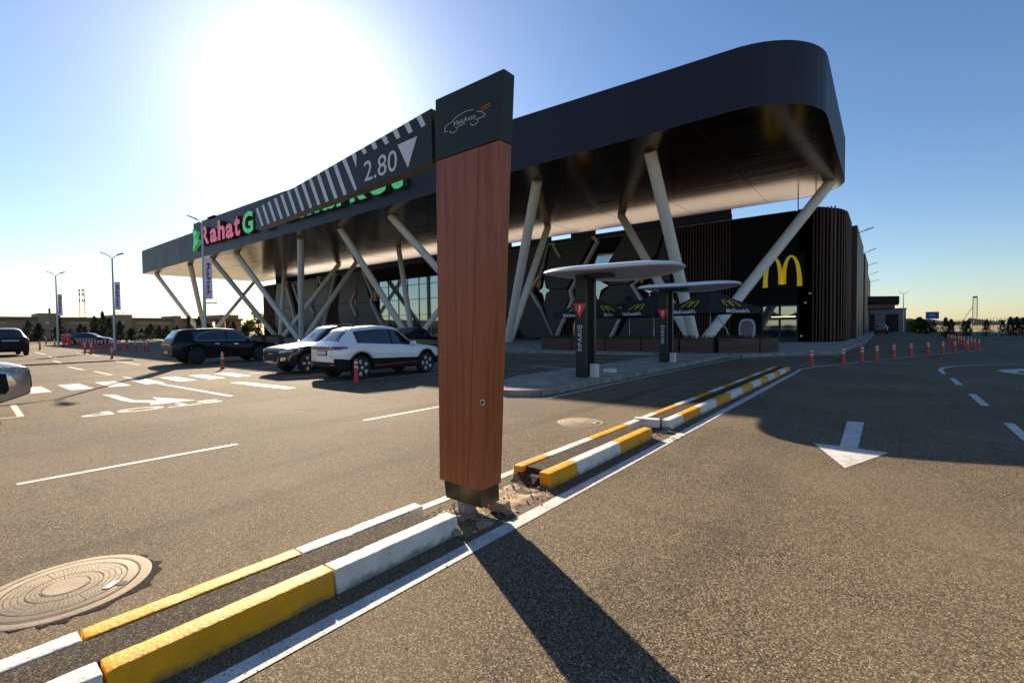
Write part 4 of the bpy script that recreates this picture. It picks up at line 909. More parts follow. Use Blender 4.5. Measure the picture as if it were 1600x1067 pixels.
l1 = lamp(-31.87, 10.46, 8.5, rad(40), 'lamp post with lilac banner behind the black wagon')
l2_ = copy_tree(l1); l2_.location = (-52.5, 10.27, 0); l2_.rotation_euler = (0, 0, rad(60)); l2_['label'] = 'lamp post with banner standing among the far bollards'
l3 = copy_tree(l1); l3.location = (-73.4, 9.35, 0); l3.rotation_euler = (0, 0, rad(62)); l3['label'] = 'leftmost and farthest lamp post with banner'
lamp(3.05, 127, 8.4, rad(5), 'thin lamp post by the grey annex', False)

# ------------------------------------------------------------------ cars
def interp(P, x):
    if x <= P[0][0]: return P[0][1]
    for (a, va), (b, vb) in zip(P, P[1:]):
        if x <= b:
            t = (x-a)/(b-a); t = t*t*(3-2*t)*.35+t*.65
            return va+(vb-va)*t
    return P[-1][1]
def car(name, label, loc, rz, p, paint):
    """local x forward (rear bumper 0 -> L, centred), z up"""
    t = thing(name, label, 'car', loc, rz)
    L, W_, wr = p['L'], p['W'], p['wr']; xr, xf = p['xr'], p['xf']
    low0 = p.get('low', .26); aw = wr+.07
    xs = sorted(set([round(q, 3) for q in [0, .02, .06, .12, .2, .3] + [L-q for q in (0, .02, .05, .10, .18, .28, .4)] + [.4+i*.085 for i in range(int((L-.8)/.085)+1)]]))
    half = p['half']; belt = p['belt']; roof = p['roof']; rw = p['rw']
    NP = 15; rings = []; meta = []
    for x in xs:
        w = interp(half, x)*W_/2; zb = interp(belt, x); zr = interp(roof, x); wt = interp(rw, x)*W_/2
        zl = low0+max(0, (.35-x))*.45+max(0, x-(L-.45))*.30
        arch = zl
        for xc in (xr, xf):
            d = abs(x-xc)
            if d < aw: arch = max(arch, wr+math.sqrt(max(0, aw*aw-d*d))*1.0)
        za = arch
        zr = max(zr, zb+.012); mid = max(za+.05, zl+(zb-zl)*.45)
        zsh = max(mid+.03, zb-.10)
        gh = zr-zb
        if gh > .15: k = min(1, (gh-.05)/.25); p7w = wt+.03; p7z = zr-.10*k-.01; p8w = wt-.06; p8z = zr-.025
        else: p7w = min(w*.97, w-.03); p7z = zb+(zr-zb)*.4; p8w = w*.80; p8z = zb+(zr-zb)*.8
        ring = [(0, za-.0), (w*.90, za), (w*.985, za+.03), (w, mid), (w*1.0, mid+(zsh-mid)*.5), (w*.992, zsh), (w*.965, zb-.015), (w*.94, zb+.005), ((w*.94+p7w)/2+.015, (zb+p7z)/2), (p7w, p7z), (p8w, p8z), (p8w*.55, zr-.006), (0, zr)]
        NP = len(ring)
        full = [(x, y, z) for y, z in ring] + [(x, -y, z) for y, z in ring[-2:0:-1]]
        rings.append(full); meta.append((x, gh, w))
    mb = MB(); n = len(rings[0])
    for r_ in rings: mb.v += [(a-L/2, b, c) for a, b, c in r_]
    def cls(x, gh, k):
        k2 = k if k < NP-1 else n-1-k
        side = k2 in (7, 8)
        if side and gh > .13 and any(a <= x <= b for a, b in p['sidewin']): return 1
        if k2 in (10, 11) and any(a <= x <= b for a, b in p['topwin']): return 1
        if k2 <= 1: return 2
        if k2 == 2 and p.get('clad', True): return 2
        return 0
    for i in range(len(rings)-1):
        xm = (meta[i][0]+meta[i+1][0])/2; gm = (meta[i][1]+meta[i+1][1])/2
        for k in range(n):
            mb.f.append((i*n+k, i*n+(k+1) % n, (i+1)*n+(k+1) % n, (i+1)*n+k)); mb.m.append(cls(xm, gm, k))
    mb.f.append(tuple(range(n-1, -1, -1))); mb.m.append(0); mb.f.append(tuple((len(rings)-1)*n+k for k in range(n))); mb.m.append(0)
    me = mb.mesh('body', [paint, K['car_glass'], K['black_plastic']], smooth=42); body = link('body', me, t)
    bvh = BVHTree.FromPolygons(mb.v, mb.f)
    def patch(nm, pts, face, m, off=.006, th=.012, parent=t):
        """pts in (x,z) for sides (face l/r) or (y,z) for ends (face f/b)"""
        bm = bmesh.new()
        D = {'l': Vector((0, -1, 0)), 'r': Vector((0, 1, 0)), 'f': Vector((-1, 0, 0)), 'b': Vector((1, 0, 0))}[face]
        def st_(a, b): return Vector((a, 3, b)) if face == 'l' else Vector((a, -3, b)) if face == 'r' else Vector((4, a, b)) if face == 'f' else Vector((-4, a, b))
        vs_ = [bm.verts.new(st_(a, b)) for a, b in pts]; bm.faces.new(vs_)
        bmesh.ops.triangulate(bm, faces=bm.faces[:])
        for _ in range(3):
            long = [e for e in bm.edges if e.calc_length() > .09]
            if not long: break
            bmesh.ops.subdivide_edges(bm, edges=long, cuts=1); bmesh.ops.triangulate(bm, faces=bm.faces[:])
        fb = None; hits = []
        for v in bm.verts:
            h_ = bvh.ray_cast(v.co, D)[0]; hits.append((v, h_))
        good = [h_ for v, h_ in hits if h_ is not None]
        if not good: bm.free(); return None
        for v, h_ in hits:
            if h_ is None:
                h_ = min(good, key=lambda g_: (g_-v.co-D*((g_-v.co).dot(D))).length); q = v.co+D*((h_-v.co).dot(D)); h_ = q
            v.co = h_-D*off
        geo = bmesh.ops.extrude_face_region(bm, geom=bm.faces[:])
        for v in [g_ for g_ in geo['geom'] if isinstance(g_, bmesh.types.BMVert)]: v.co -= D*th*.6
        bmesh.ops.recalc_face_normals(bm, faces=bm.faces)
        me = bpy.data.meshes.new(nm); bm.to_mesh(me); bm.free(); me.materials.append(m)
        return link(nm, me, parent)
    # wheels
    ty = MB().lathe([(wr*.72, -.10), (wr*.93, -.11), (wr, -.08), (wr, .08), (wr*.93, .11), (wr*.72, .10), (wr*.70, .0), (wr*.72, -.10)], 32, axis='y').mesh('wheel', K['rubber'], smooth=40)
    rm = MB(); rr = wr*.74
    rm.lathe([(rr, .105), (rr*.93, .115), (rr*.9, .06), (rr*.25, .055), (0, .055)], 32, 1, axis='y')
    ns_ = p.get('spokes', 5)
    for k in range(ns_):
        for dd in ((-.15, .15) if ns_ == 5 else (0,)):
            a = 2*math.pi*k/ns_; a1 = a+dd*.5; a2 = a+dd
            w_ = .021; c1, s1 = math.cos(a1), math.sin(a1); c2, s2 = math.cos(a2), math.sin(a2)
            rm.hexa([(rr*.16*c1+s1*w_, .06, rr*.16*s1-c1*w_), (rr*.16*c1-s1*w_, .06, rr*.16*s1+c1*w_), (rr*.95*c2-s2*w_, .06, rr*.95*s2+c2*w_), (rr*.95*c2+s2*w_, .06, rr*.95*s2-c2*w_)],
                    [(rr*.16*c1+s1*w_, .10, rr*.16*s1-c1*w_), (rr*.16*c1-s1*w_, .10, rr*.16*s1+c1*w_), (rr*.95*c2-s2*w_, .112, rr*.95*s2+c2*w_), (rr*.95*c2+s2*w_, .112, rr*.95*s2-c2*w_)], 0)
    rm.lathe([(rr*.2, .05), (rr*.2, .112), (0, .118)], 16, 0, axis='y')
    rme = rm.mesh('rim', [p.get('rimm', K['rim']), K['rim_dark']], smooth=30)
    for xc in (xr, xf):
        for s_ in (1, -1):
            wv = interp(half, xc)*W_/2-.115
            wo = link('wheel', ty, t); wo.location = (xc-L/2, s_*wv, wr)
            if s_ < 0: wo.rotation_euler = (0, 0, math.pi)
            link('rim', rme, wo)
    # wheel arch cladding
    if p.get('clad', True):
        for xc in (xr, xf):
            for face in ('l', 'r'):
                N2 = 16; rin, rout = aw+.0, aw+.075
                pts = [(xc-L/2+rout*math.cos(a), wr+rout*math.sin(a)) for a in [math.pi*i/N2 for i in range(N2+1)]]
                ptsi = [(xc-L/2+(rin+.004)*math.cos(a), wr+(rin+.004)*math.sin(a)) for a in [math.pi*i/N2 for i in range(N2+1)]]
                am = MB(); s_ = 1 if face == 'l' else -1; row_ = []
                for (a, b), (c, d_) in zip(pts, ptsi):
                    q = []
                    for (u, v) in ((a, b), (c, d_)):
                        h_ = bvh.ray_cast(Vector((u, s_*3, v+.01)), Vector((0, -s_, 0)))[0]
                        q.append(Vector((u, (abs(h_.y) if h_ else W_/2*.98)*s_+s_*.012, v)))
                    row_.append(q)
                for (q1, q2) in zip(row_, row_[1:]):
                    am.add([q1[0], q1[1], q2[1], q2[0]], [(0, 1, 2, 3)]); dn = Vector((0, -s_*.06, 0)); am.add([q1[1], q1[1]+dn, q2[1]+dn, q2[1]], [(0, 1, 2, 3)]); am.add([q1[0], q1[0]+dn, q2[0]+dn, q2[0]], [(0, 1, 2, 3)])
                obj('arch_trim', am, K['black_plastic'], t, smooth=40)
    # mirrors, handles, door seams, rails
    wm_ = W_/2*interp(half, p['mx']); zb = interp(belt, p['mx'])
    for s_ in (1, -1):
        mm = MB().hexa([(-.09, 0, 0), (.09, 0, 0), (.07, s_*.2, .02), (-.06, s_*.2, .02)], [(-.07, 0, .12), (.06, 0, .12), (.04, s_*.19, .14), (-.05, s_*.19, .14)]).mesh('mirror', p.get('mirror', paint), bevel=.02, smooth=50)
        mo = link('mirror', mm, t); mo.location = (p['mx']-L/2, s_*(wm_-.05), zb+.01)
    for face in ('l', 'r'):
        for xd in p['doors']: patch('door_seam', [(xd-L/2, .42), (xd-L/2+.012, .42), (xd-L/2+.012, interp(belt, xd)-.01), (xd-L/2, interp(belt, xd)-.01)], face, K['black_plastic'], -.003, .005)
        for xh in p['handles']: patch('door_handle', [(xh-L/2-.1, interp(belt, xh)-.14), (xh-L/2+.1, interp(belt, xh)-.14), (xh-L/2+.1, interp(belt, xh)-.105), (xh-L/2-.1, interp(belt, xh)-.105)], face, p.get('hm', paint), .012, .015)
        for xp in p.get('pillars', []): patch('window_pillar', [(xp-L/2-.03, interp(belt, xp)+.01), (xp-L/2+.03, interp(belt, xp)+.01), (xp-L/2+.03, interp(roof, xp)-.13), (xp-L/2-.03, interp(roof, xp)-.13)], face, K['black_plastic'], .002, .004)
    if p.get('rails'):
        a, b = p['rails']
        for s_ in (1, -1):
            P_ = [(x-L/2, s_*(interp(rw, x)*W_/2-.07), interp(roof, x)+.045-.05*(1 if x in (a, b) else 0)) for x in (a, a+.12, (a+b)/2, b-.12, b)]
            obj('roof_rail', MB().tube(P_, .016, 8), p.get('railm', K['black_plastic']), t, smooth=40)
    t.scale = (1, 1, p.get('zs', 1.08))
    return t, patch

def suv(L=4.62, W=1.87, H=1.66, wr=.36, hood=1.02, nose=.80, tail=.0, slope=.0):
    xr, xf = L*.215, L*.795
    return dict(L=L, W=W, wr=wr, xr=xr, xf=xf, low=.27,
        half=[(0, .86), (.10, .93), (.35, .975), (1, 1), (L-1.1, 1), (L-.5, .95), (L-.2, .88), (L, .72)],
        belt=[(0, .98), (.25, 1.08), (.8, 1.11), (L*.5, 1.04), (L*.70, .985), (L-.9, .95), (L-.35, .86), (L-.06, nose), (L, nose-.12)],
        roof=[(0, 1.02), (.10, 1.09), (.16+tail, 1.16), (.56+tail, H-.20), (.62+tail*1.1, H-.115), (.9+tail, H-.06), (L*.40, H), (L*.50, H-.015), (L*.555, H-.06), (L*.725, hood+.03), (L*.745, hood-.005), (L-.6, hood-.06), (L-.22, nose+.07), (L-.06, nose+.015), (L, nose-.10)],
        rw=[(0, .74), (.5, .60), (L*.5, .65), (L*.6, .65), (L*.74, .8), (L, .7)],
        sidewin=[(.72, L*.722)], topwin=[(L*.565, L*.722), (.17+tail, .56+tail)], mx=L*.665, doors=[L*.30, L*.475, L*.665], handles=[L*.37, L*.545], pillars=[L*.475], rails=(.75+tail, L*.53))

def ends(patch, p, kind, head=K['headlight']):
    L = p['L']; W2 = p['W']/2
    # rear
    if kind == 'white':
        patch('tail_light', [(-W2*.90, .93), (W2*.90, .93), (W2*.90, 1.03), (W2*.5, 1.04), (-W2*.5, 1.04), (-W2*.90, 1.03)], 'b', K['taillight'], .004, .03)
        for f_ in 'lr': patch('tail_light', [(-L/2+.03, .93), (-L/2+.42, .97), (-L/2+.36, 1.02), (-L/2+.05, 1.035)], f_, K['taillight'], .003, .012)
        patch('plate_frame', [(-.30, .75), (.30, .75), (.30, .91), (-.30, .91)], 'b', K['black_plastic'], .004, .01)
        patch('number_plate', [(-.26, .78), (.26, .78), (.26, .89), (-.26, .89)], 'b', K['plate'], .018, .01)
        patch('rear_bumper', [(-W2*.93, .30), (W2*.93, .30), (W2*.95, .56), (-W2*.95, .56)], 'b', K['black_plastic'], .006, .03)
        for f_ in 'lr':
            patch('sill_trim', [(-L/2+p['xr']+.44, .30), (-L/2+p['xf']-.44, .30), (-L/2+p['xf']-.44, .44), (-L/2+p['xr']+.44, .40)], f_, K['black_plastic'], .004, .012)
            patch('red_strip', [(-L/2+p['xr']+.46, .395), (-L/2+p['xf']-.5, .43), (-L/2+p['xf']-.5, .455), (-L/2+p['xr']+.46, .43)], f_, mat('red_trim', (.5, .01, .03), .4), .02, .006)
            patch('rear_bumper', [(-L/2+.03, .30), (-L/2+p['xr']-.42, .30), (-L/2+p['xr']-.42, .56), (-L/2+.02, .56)], f_, K['black_plastic'], .005, .02)
        for y in (-.62, .62): patch('reflector', [(y-.12, .47), (y+.12, .47), (y+.12, .50), (y-.12, .50)], 'b', K['red'], .038, .005)
        patch('badge_lettering', [(-.70, .71), (-.42, .71), (-.42, .735), (-.70, .735)], 'b', K['chrome'], .006, .004)
    if kind in ('wagon', 'big', 'lane'):
        if kind == 'wagon': patch('tail_light', [(-W2*.92, .88), (W2*.92, .88), (W2*.92, .96), (-W2*.92, .96)], 'b', K['car_glass'], .005, .03)
        else:
            for s_ in (-1, 1): patch('tail_light', [(s_*W2*.74, .86), (s_*W2*.93, .86), (s_*W2*.93, 1.06), (s_*W2*.74, 1.04)], 'b', K['taillight'], .005, .03)
        patch('number_plate', [(-.26, .52), (.26, .52), (.26, .64), (-.26, .64)] if kind == 'wagon' else [(-.42, .98), (.42, .98), (.42, 1.05), (-.42, 1.05)], 'b', K['plate'], .02, .012)
        patch('rear_bumper', [(-W2*.93, .28), (W2*.93, .28), (W2*.95, .46), (-W2*.95, .46)], 'b', K['black_plastic'], .006, .03)
    if kind == 'front':
        patch('grille', [(-.48, .44), (.48, .44), (.60, .60), (.56, .80), (-.56, .80), (-.60, .60)], 'f', K['black_plastic'], .004, .03)
        patch('grille_frame', [(-.50, .40), (.50, .40), (.52, .44), (-.52, .44)], 'f', K['chrome'], .01, .04)
        for s_ in (-1, 1):
            patch('grille_frame', [(s_*.52, .41), (s_*.66, .60), (s_*.62, .60), (s_*.49, .44)], 'f', K['chrome'], .01, .04)
            patch('headlight', [(s_*.60, .74), (s_*.90, .80), (s_*.90, .90), (s_*.62, .82)], 'f', head, .006, .03)
            patch('fog_light', [(s_*.68, .48), (s_*.84, .50), (s_*.84, .62), (s_*.70, .60)], 'f', K['chrome'], .006, .02)
        for f_ in 'lr':
            patch('headlight', [(L/2-.16, .80), (L/2-.62, .88), (L/2-.58, .93), (L/2-.12, .88)], f_, head, .006, .02)
            patch('fog_light', [(L/2-.28, .48), (L/2-.22, .48), (L/2-.26, .66), (L/2-.32, .66)], f_, K['chrome'], .006, .012)
        patch('number_plate', [(-.26, .36), (.26, .36), (.26, .47), (-.26, .47)], 'f', K['plate'], .05, .012)
        patch('lower_bumper', [(-W2*.9, .30), (W2*.9, .30), (W2*.9, .34), (-W2*.9, .34)], 'f', K['chrome'], .02, .04)
        patch('brand_badge', [(-.16, .70), (.16, .70), (.16, .735), (-.16, .735)], 'f', K['chrome'], .04, .004)

UPY = rad(90)   # facing +Y
p = suv(4.45, 1.86, 1.66, .365, 1.04, .86); p['xr'] = .87; p['xf'] = 3.66; p['half'] = [(0, .74), (.06, .82), (.2, .91), (.45, .97), (1, 1), (3.35, 1), (3.95, .95), (4.25, .88), (4.45, .72)]; p['railm'] = K['black_plastic']
w1, pt = car('white_suv', 'white suv with black wheel arches parked beside the pillar', (-14.30, 8.02+4.45/2, 0), UPY, p, K['paint_white']); ends(pt, p, 'white')
p2 = suv(4.70, 1.90, 1.69, .37, 1.06, .88); p2['railm'] = K['chrome']
w2, pt = car('brown_suv', 'dark brown suv facing out with chrome framed grille', (-17.95, 8.05+4.70/2, 0), -UPY, p2, K['paint_brown']); ends(pt, p2, 'front')
p3 = suv(5.0, 1.97, 1.66, .40, 1.05, .86, .12); p3['rimm'] = K['rim_dark']; p3['clad'] = True; p3['rails'] = None
p3['roof'] = [(0, 1.0), (.08, 1.08), (.12, 1.20), (.34, 1.48), (.40, 1.575), (.9, 1.63), (2.2, 1.67), (2.9, 1.62), (3.75, 1.10), (3.85, 1.06), (4.4, .97), (4.78, .92), (4.94, .86), (5.0, .74)]
p3['sidewin'] = [(.95, 3.7)]; p3['topwin'] = [(2.95, 3.72), (.10, .36)]; p3['belt'] = [(0, .98), (.25, 1.10), (.9, 1.09), (2.5, 1.03), (3.6, 1.0), (4.1, .96), (4.65, .88), (4.94, .80), (5.0, .70)]; p3['xr'] = 1.02; p3['xf'] = 4.02; p3['doors'] = [1.5, 2.4, 3.4]; p3['handles'] = [1.9, 2.8]; p3['pillars'] = [2.4]; p3['mx'] = 3.4; p3['hm'] = K['chrome']
w3, pt = car('black_wagon', 'long black crossover with chrome window line seen from behind', (-27.6, 7.35+2.5, 0), UPY, p3, K['paint_navy']); ends(pt, p3, 'wagon')
for f_ in 'lr':
    pt('window_trim', [(-2.5+.98, 1.075), (-2.5+3.62, 1.045), (-2.5+3.62, 1.065), (-2.5+.98, 1.095)], f_, K['chrome'], .006, .006)
    seg = [(.95, 1.12), (1.15, 1.34), (1.5, 1.47), (2.2, 1.545), (2.8, 1.51), (3.2, 1.32), (3.62, 1.08)]
    for a, b in zip(seg, seg[1:]): pt('window_trim', [(a[0]-2.5, a[1]), (b[0]-2.5, b[1]), (b[0]-2.5, b[1]+.035), (a[0]-2.5, a[1]+.035)], f_, K['chrome'], .006, .008)
p4 = suv(5.0, 2.02, 1.86, .40, 1.22, 1.0); p4['rails'] = None; p4['clad'] = False
p4['belt'] = [(0, 1.05), (.25, 1.16), (2.5, 1.16), (3.6, 1.14), (4.1, 1.10), (4.65, 1.0), (4.94, .92), (5, .8)]
w4, pt = car('black_suv', 'large black suv seen from behind at the left edge', (-50.3, 3.55, 0), rad(183), p4, K['paint_navy']); ends(pt, p4, 'big')
p5 = suv(4.75, 1.90, 1.70, .37, 1.08, .90); p5['clad'] = False; p5['rimm'] = K['rim']
w5, pt = car('silver_suv', 'silver suv nose entering at the left edge', (-14.05, 1.28-4.75/2, 0), UPY, p5, K['paint_silver'])
L5 = 4.75
for f_ in 'lr':
    pt('headlight', [(L5/2-.62, .93), (L5/2-.10, .82), (L5/2-.06, .88), (L5/2-.5, .99)], f_, K['headlight'], .006, .014)
    pt('bumper_vent', [(L5/2-.50, .46), (L5/2-.36, .44), (L5/2-.24, .62), (L5/2-.34, .80), (L5/2-.50, .82)], f_, K['black_plastic'], .006, .014)
    pt('bumper_trim', [(L5/2-.34, .46), (L5/2-.30, .46), (L5/2-.20, .62), (L5/2-.30, .80), (L5/2-.34, .80), (L5/2-.24, .62)], f_, K['chrome'], .014, .014)
pt('grille', [(-.6, .50), (.6, .50), (.7, .84), (-.7, .84)], 'f', K['black_plastic'], .004, .03)
for s_ in (-1, 1): pt('headlight', [(s_*.62, .80), (s_*.92, .80), (s_*.92, .92), (s_*.64, .88)], 'f', K['headlight'], .006, .03)
pt('number_plate', [(-.26, .50), (.26, .50), (.26, .61), (-.26, .61)], 'f', K['rubber'], .05, .02)
# dark car on the far side of the white suv
p6 = suv(4.6, 1.85, 1.62, .36, 1.0, .84); p6['rails'] = None
w6, pt = car('dark_suv', 'dark car mostly hidden behind the white suv', (-20.7, 17.2, 0), UPY, p6, K['paint_black']); ends(pt, p6, 'lane')
p7 = suv(4.4, 1.85, 1.62, .34, 1.0, .84); p7['rails'] = None
w7, pt = car('lane_car', 'black car standing on the lane by the loading canopy', (-.45, 104, 0), UPY, p7, K['paint_black']); ends(pt, p7, 'lane')
p8 = suv(4.9, 1.9, 1.47, .35, .90, .72); p8['rails'] = None; p8['clad'] = False
p8['roof'] = [(0, .95), (.3, 1.03), (.7, 1.12), (1.3, 1.36), (1.9, 1.46), (2.5, 1.46), (3.0, 1.36), (3.75, .98), (3.9, .95), (4.5, .84), (4.85, .72), (4.9, .6)]
p8['belt'] = [(0, .85), (.5, .93), (2.5, .93), (3.6, .9), (4.2, .84), (4.7, .72), (4.9, .58)]; p8['sidewin'] = [(.85, 3.7)]; p8['topwin'] = [(3.05, 3.72), (.75, 1.6)]; p8['low'] = .2
x8, y8 = gp(138, 538.5)
w8, pt = car('black_sedan', 'low black fastback far off by the conifer row', (x8, y8, 0), rad(62), p8, K['paint_black'])

# ------------------------------------------------------------------ trees
def conifer_mesh(h, r, m, seed, n=420, wob=.38):
    random.seed(seed); mb = MB()
    for _ in range(n):
        f_ = random.random()**.8; z = h*(.06+.94*f_); rr = r*(1-f_)**.75*(1+wob*math.sin(z*13+seed*2))*random.uniform(.45, 1.25)+.012
        a = random.uniform(0, 2*math.pi); rr *= 1+.35*math.sin(2*a+seed+z*5); p_ = Vector((rr*math.cos(a), rr*math.sin(a), z)); s_ = r*random.uniform(.10, .28)
        d = Vector((random.uniform(-1, 1), random.uniform(-1, 1), random.uniform(-.3, 1))).normalized(); e = d.orthogonal().normalized()
        mb.add([p_-e*s_*.5, p_+e*s_*.5, p_+d*s_*1.2], [(0, 1, 2)])
    return mb.mesh('crown', m, fix=False)
def trunk_mesh(h, r): return MB().tube([(0, 0, 0), (0, 0, h)], [r, r*.5], 8).mesh('trunk', K['bark'])
def tree(name, x, y, me, tme, sc, label, group, cat='tree', rz=None):
    t = thing(name, label, cat, (x, y, 0), random.uniform(0, 6) if rz is None else rz, group); t.scale = sc
    link('crown', me, t); link('trunk', tme, t); return t
cm_ = [conifer_mesh(1, .30, K['foliage_dark'], s_, 900) for s_ in (1, 2, 3)]
cb_ = conifer_mesh(1, .42, K['foliage_mid'], 9, 900); cy_ = conifer_mesh(1, .6, K['foliage_yellow'], 12, 900)
tm_ = trunk_mesh(.5, .03)
right = [(5.6, 74.5, 2.1, 'tall'), (5.35, 65.6, 1.85, 'tall'), (7.9, 82.3, 1.8, 's'), (7.9, 78.5, 1.8, 's'), (9.5, 78.8, 1.85, 's'), (10.9, 79.2, 1.75, 's'), (12.1, 83.1, 2.1, 's'), (12.5, 82.2, 2.1, 's'), (13.2, 83.3, 2.0, 's'), (6.3, 102.4, 1.9, 's'), (14.6, 84, 2.0, 's'), (16, 85, 2.0, 's')]
rl = ['dark conifer just left of the lane side bollards', 'nearest dark conifer behind the bollard row', 'left conifer of the pair under the lattice mast', 'right conifer of the pair under the lattice mast', 'single conifer in front of the pale strip', 'conifer second from the right edge group',
      'left conifer of the right edge clump', 'middle conifer of the right edge clump', 'conifer at the right picture edge', 'slim conifer beneath the blue sign', 'conifer just outside the pale strip end', 'outermost conifer of the verge']
for i, (x, y, h, k) in enumerate(right): tree('conifer', x, y, cm_[i % 3], tm_, (h*.85, h*.85, h*1.12), rl[i], 'small conifers on the verge')
tree('bush', 4.5, 102.3, cb_, tm_, (3.4, 3.4, 2.7), 'dark leafy bush left of the blue sign', None, 'bush')
tree('bush', 5.3, 101.0, cb_, tm_, (2.6, 2.6, 1.9), 'lower dark bush beside the blue sign post', None, 'bush')
tree('bush', 4.0, 132, cy_, tm_, (3.6, 3.6, 2.1), 'yellow green bush by the annex corner', None, 'bush')
random.seed(21)
hts = []
ly = [-20, -10, -4, -1, 2.5, 5, 7.6, 10.1, 11.6, 13.1, 14.6, 15.6, 16.7, 17.6, 18.8, 20, 21.2, 22.3, 23.7, 24.9, 26.3, 27.4, 28.6, 30, 31.4, 32.8, 34.2, 35.6, 37.2, 38.8, 40.5, 42.5, 44.5, 47, 50]
for i, y in enumerate(ly):
    h = random.choice([2.2, 3.0, 3.4, 2.6, 3.9, 4.4]); y += random.uniform(-.5, .5)
    if 17 < y < 18.3 or 18.5 < y < 19.2: y = ly[i]
    if abs(y-18.8) < .1: h = 5.0
    if abs(y-17.6) < .1: h = 4.2
    tree('conifer', -104+random.uniform(-1, 1), y, cm_[i % 3], tm_, (random.uniform(2.0, 3.4), 2.6, h), '%s tall conifer from the left along the far car park edge' % OR[i], 'conifer row at the far car park edge')
for i in range(26):
    y = -8+i*2.4; o = tree('conifer', -106.5+random.uniform(-.6, .6), y, cm_[i % 3], tm_, (3.2, 3.2, random.uniform(1.7, 2.5)), '%s low conifer from the left in the second far row' % OR[i], 'conifer row at the far car park edge')
for x, y, h, lab in ((-150, 63.5, 7.5, 'leafy pale green tree at the left building corner'), (-140, 56.5, 4.6, 'lower green tree beside the beige gate')):
    random.seed(int(h)); mb = MB(); tk = MB().tube([(0, 0, 0), (.1, 0, h*.5), (.3, .1, h*.75)], [.2, .12, .05], 8)
    for k in range(7):
        a = k*.9; tk.tube([(0, 0, h*(.3+.07*k)), (math.cos(a)*h*.22, math.sin(a)*h*.22, h*(.5+.06*k))], [.07, .02], 6)
    for c in range(26):
        cc = Vector((random.gauss(0, h*.17), random.gauss(0, h*.17), h*random.uniform(.28, .95)))
        for _ in range(70):
            q = cc+Vector((random.gauss(0, .35), random.gauss(0, .35), random.gauss(0, .3))); d = Vector((random.uniform(-1, 1), random.uniform(-1, 1), random.uniform(-1, 1))).normalized(); e = d.orthogonal().normalized(); s_ = .17
            mb.add([q-e*s_, q+e*s_, q+d*s_*1.6], [(0, 1, 2)])
    t = thing('broadleaf_tree', lab, 'tree', (x, y, 0)); link('crown', mb.mesh('crown', K['foliage_yellow'], fix=False), t); obj('trunk', tk, K['bark'], t)

# ------------------------------------------------------------------ far left building, tower, right background
fb = thing('long_low_building', 'long low beige building behind the conifer row', 'building', (-136, 20, 0))
obj('wall', MB().box(-150, -131, -60, 43, 0, 4.15), K['beige'], fb, True)
obj('parapet', MB().box(-151, -130.6, -60.2, 51.6, 4.151, 4.75), K['beige2'], fb, True)
for y0, y1, z in ((13.9, 16.9, 5.5), (25.6, 28.6, 5.4), (36.4, 37.8, 5.3), (46.2, 50.4, 5.7)): obj('stair_block', MB().box(-140, -130.2, y0, y1, .0 if y0 < 46 else 4.76, z), K['beige'], fb, True)
for y0, y1 in ((-20, 9.6), (18.6, 25.0), (29.5, 35.8)): obj('light_band', MB().box(-130.98, -130.9, y0, y1, 3.45, 3.62), K['cream'], fb, True)
for y0 in (14.9, 26.6, 39.6): obj('opening', MB().box(-130.18, -130.1, y0, y0+.5, 3.3, 3.8), K['cream'], fb, True)
for y0, y1 in ((43.2, 44.6), (46.2, 47.4), (48.6, 51.2)): obj('gate_pier', MB().box(-134, -130.8, y0, y1, 0, 4.14), K['beige'], fb, True)
obj('roof_vent', MB().box(-135, -134.6, 15.9, 16.2, 5.5, 6.6), K['frame'], fb, True)
tw = thing('telecom_tower', 'slim lattice telecom mast above the left building', 'tower', (-300, 47, 0))
def lattice(mb, H, w0, w1, n, r=.12):
    C_ = [(-1, -1), (1, -1), (1, 1), (-1, 1)]
    def wz(z): return (w0+(w1-w0)*z/H)/2
    for a, b in C_: mb.tube([(a*wz(0), b*wz(0), 0), (a*wz(H), b*wz(H), H)], r, 5)
    for i in range(n):
        z0, z1 = H*i/n, H*(i+1)/n
        for k in range(4):
            a = C_[k]; b = C_[(k+1) % 4]
            mb.tube([(a[0]*wz(z0), a[1]*wz(z0), z0), (b[0]*wz(z1), b[1]*wz(z1), z1)], r*.6, 4); mb.tube([(a[0]*wz(z1), a[1]*wz(z1), z1), (b[0]*wz(z1), b[1]*wz(z1), z1)], r*.6, 4)
    return mb
obj('mast', lattice(MB(), 22, 2.2, 1.6, 10, .07), K['frame'], tw)
for z in (21, 19, 16):
    for a in (0, 2.1, 4.2): obj('antenna', MB().box(-.18, .18, -.18, .18, 0, 1.3), K['frame'], tw).location = (1.0*math.cos(a), 1.0*math.sin(a), z)
def at_dist(px, dist):
    d = rt*((px-800)/730)+fwd; d.z = 0; d.normalize(); return d.x*dist, d.y*dist
x, y = at_dist(1522.5, 400)
t2 = thing('lattice_mast', 'guyed lattice mast far off on the right horizon', 'tower', (x, y, 0))
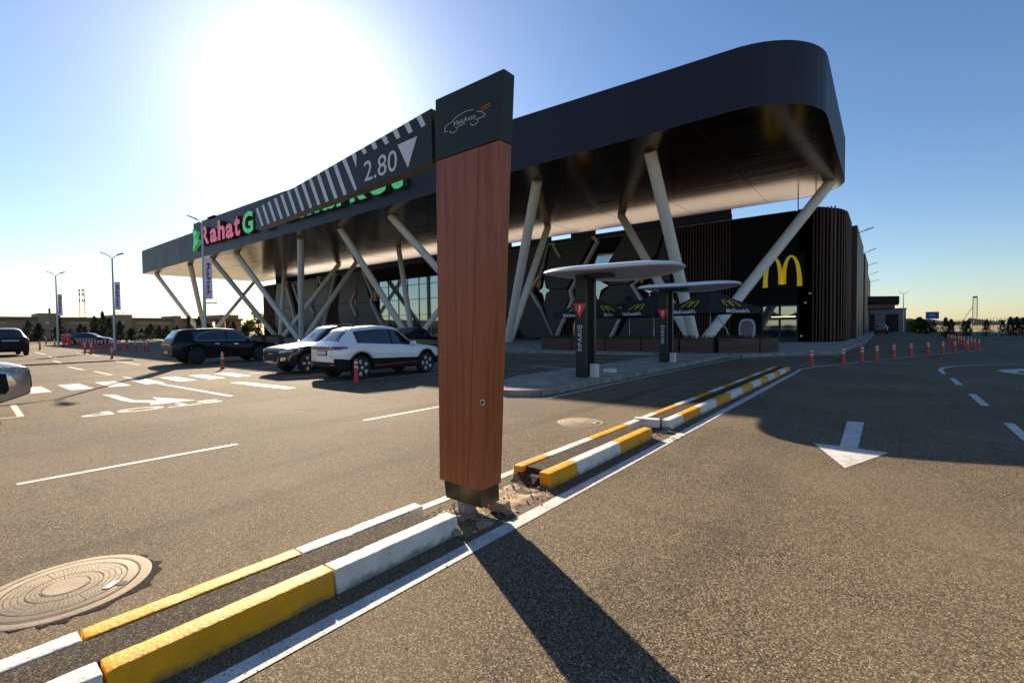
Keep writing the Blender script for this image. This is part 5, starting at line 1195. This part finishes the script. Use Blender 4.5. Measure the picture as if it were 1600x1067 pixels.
obj('mast', lattice(MB(), 17.5, 1.9, 1.9, 9, .09), K['frame'], t2); obj('top_dish', MB().box(-1.0, .9, -.4, .4, 17.2, 18.2), K['frame'], t2); obj('strut', MB().tube([(-1, 0, 12), (-7, 0, 0)], .14, 5), K['frame'], t2)
bs = thing('blue_sign', 'blue rectangular road sign on a post above the conifer', 'sign', (6.15, 103.5, 0), rad(20))
obj('post', MB().tube([(0, 0, 0), (0, 0, 2.6)], .06, 8), K['steel'], bs); obj('board', MB().box(-.88, .88, -.03, .03, 2.5, 3.65), K['blue'], bs)
obj('emblem', arches(MB(), (-.35, -.04, 2.95), (.7, 0, 0), (0, 0, .35), (0, .005, 0)), K['white_print'], bs)
fc = thing('mesh_fence', 'thin dark mesh fence on the right field edge', 'fence', (20, 120, 0))
P_ = [(15, 220), (20.5, 160), (23.3, 140), (27.5, 122), (34, 108), (44, 96)]
for (a, b) in zip(P_, P_[1:]):
    A = Vector(a); B = Vector(b); n_ = int((B-A).length/2.4)+1
    for i in range(n_):
        q = A+(B-A)*i/n_; link('fence_post', bpy.data.meshes.get('fence_post') or MB().box(-.04, .04, -.04, .04, 0, 3.0).mesh('fence_post', K['frame']), fc, True, (q.x, q.y, 0))
    wr_ = MB()
    for k in range(12):
        z = .15+k*.24; wr_.tube([(A.x, A.y, z), (B.x, B.y, z)], .010, 4)
    obj('fence_wire', wr_, K['frame'], fc, True)['kind'] = 'stuff'
fh = MB(); random.seed(5)
for i in range(500):
    px = 1395+i*.6; d_ = random.uniform(700, 1400); x, y = at_dist(px, d_); h = random.uniform(1.5, 6)*(1 if random.random() > .1 else 1.8); w = random.uniform(4, 16)
    fh.hexa([(x-w, y-3, -1), (x+w, y-3, -1), (x+w, y+3, -1), (x-w, y+3, -1)], [(x-w*.6, y-2, h), (x+w*.5, y-2, h*.8), (x+w*.5, y+2, h*.8), (x-w*.6, y+2, h)])
o = obj('distant_treeline', fh, mat('far_trees', (.10, .10, .07), .9)); tag(o, kind='stuff'); o['label'] = 'far low treeline on the right horizon'
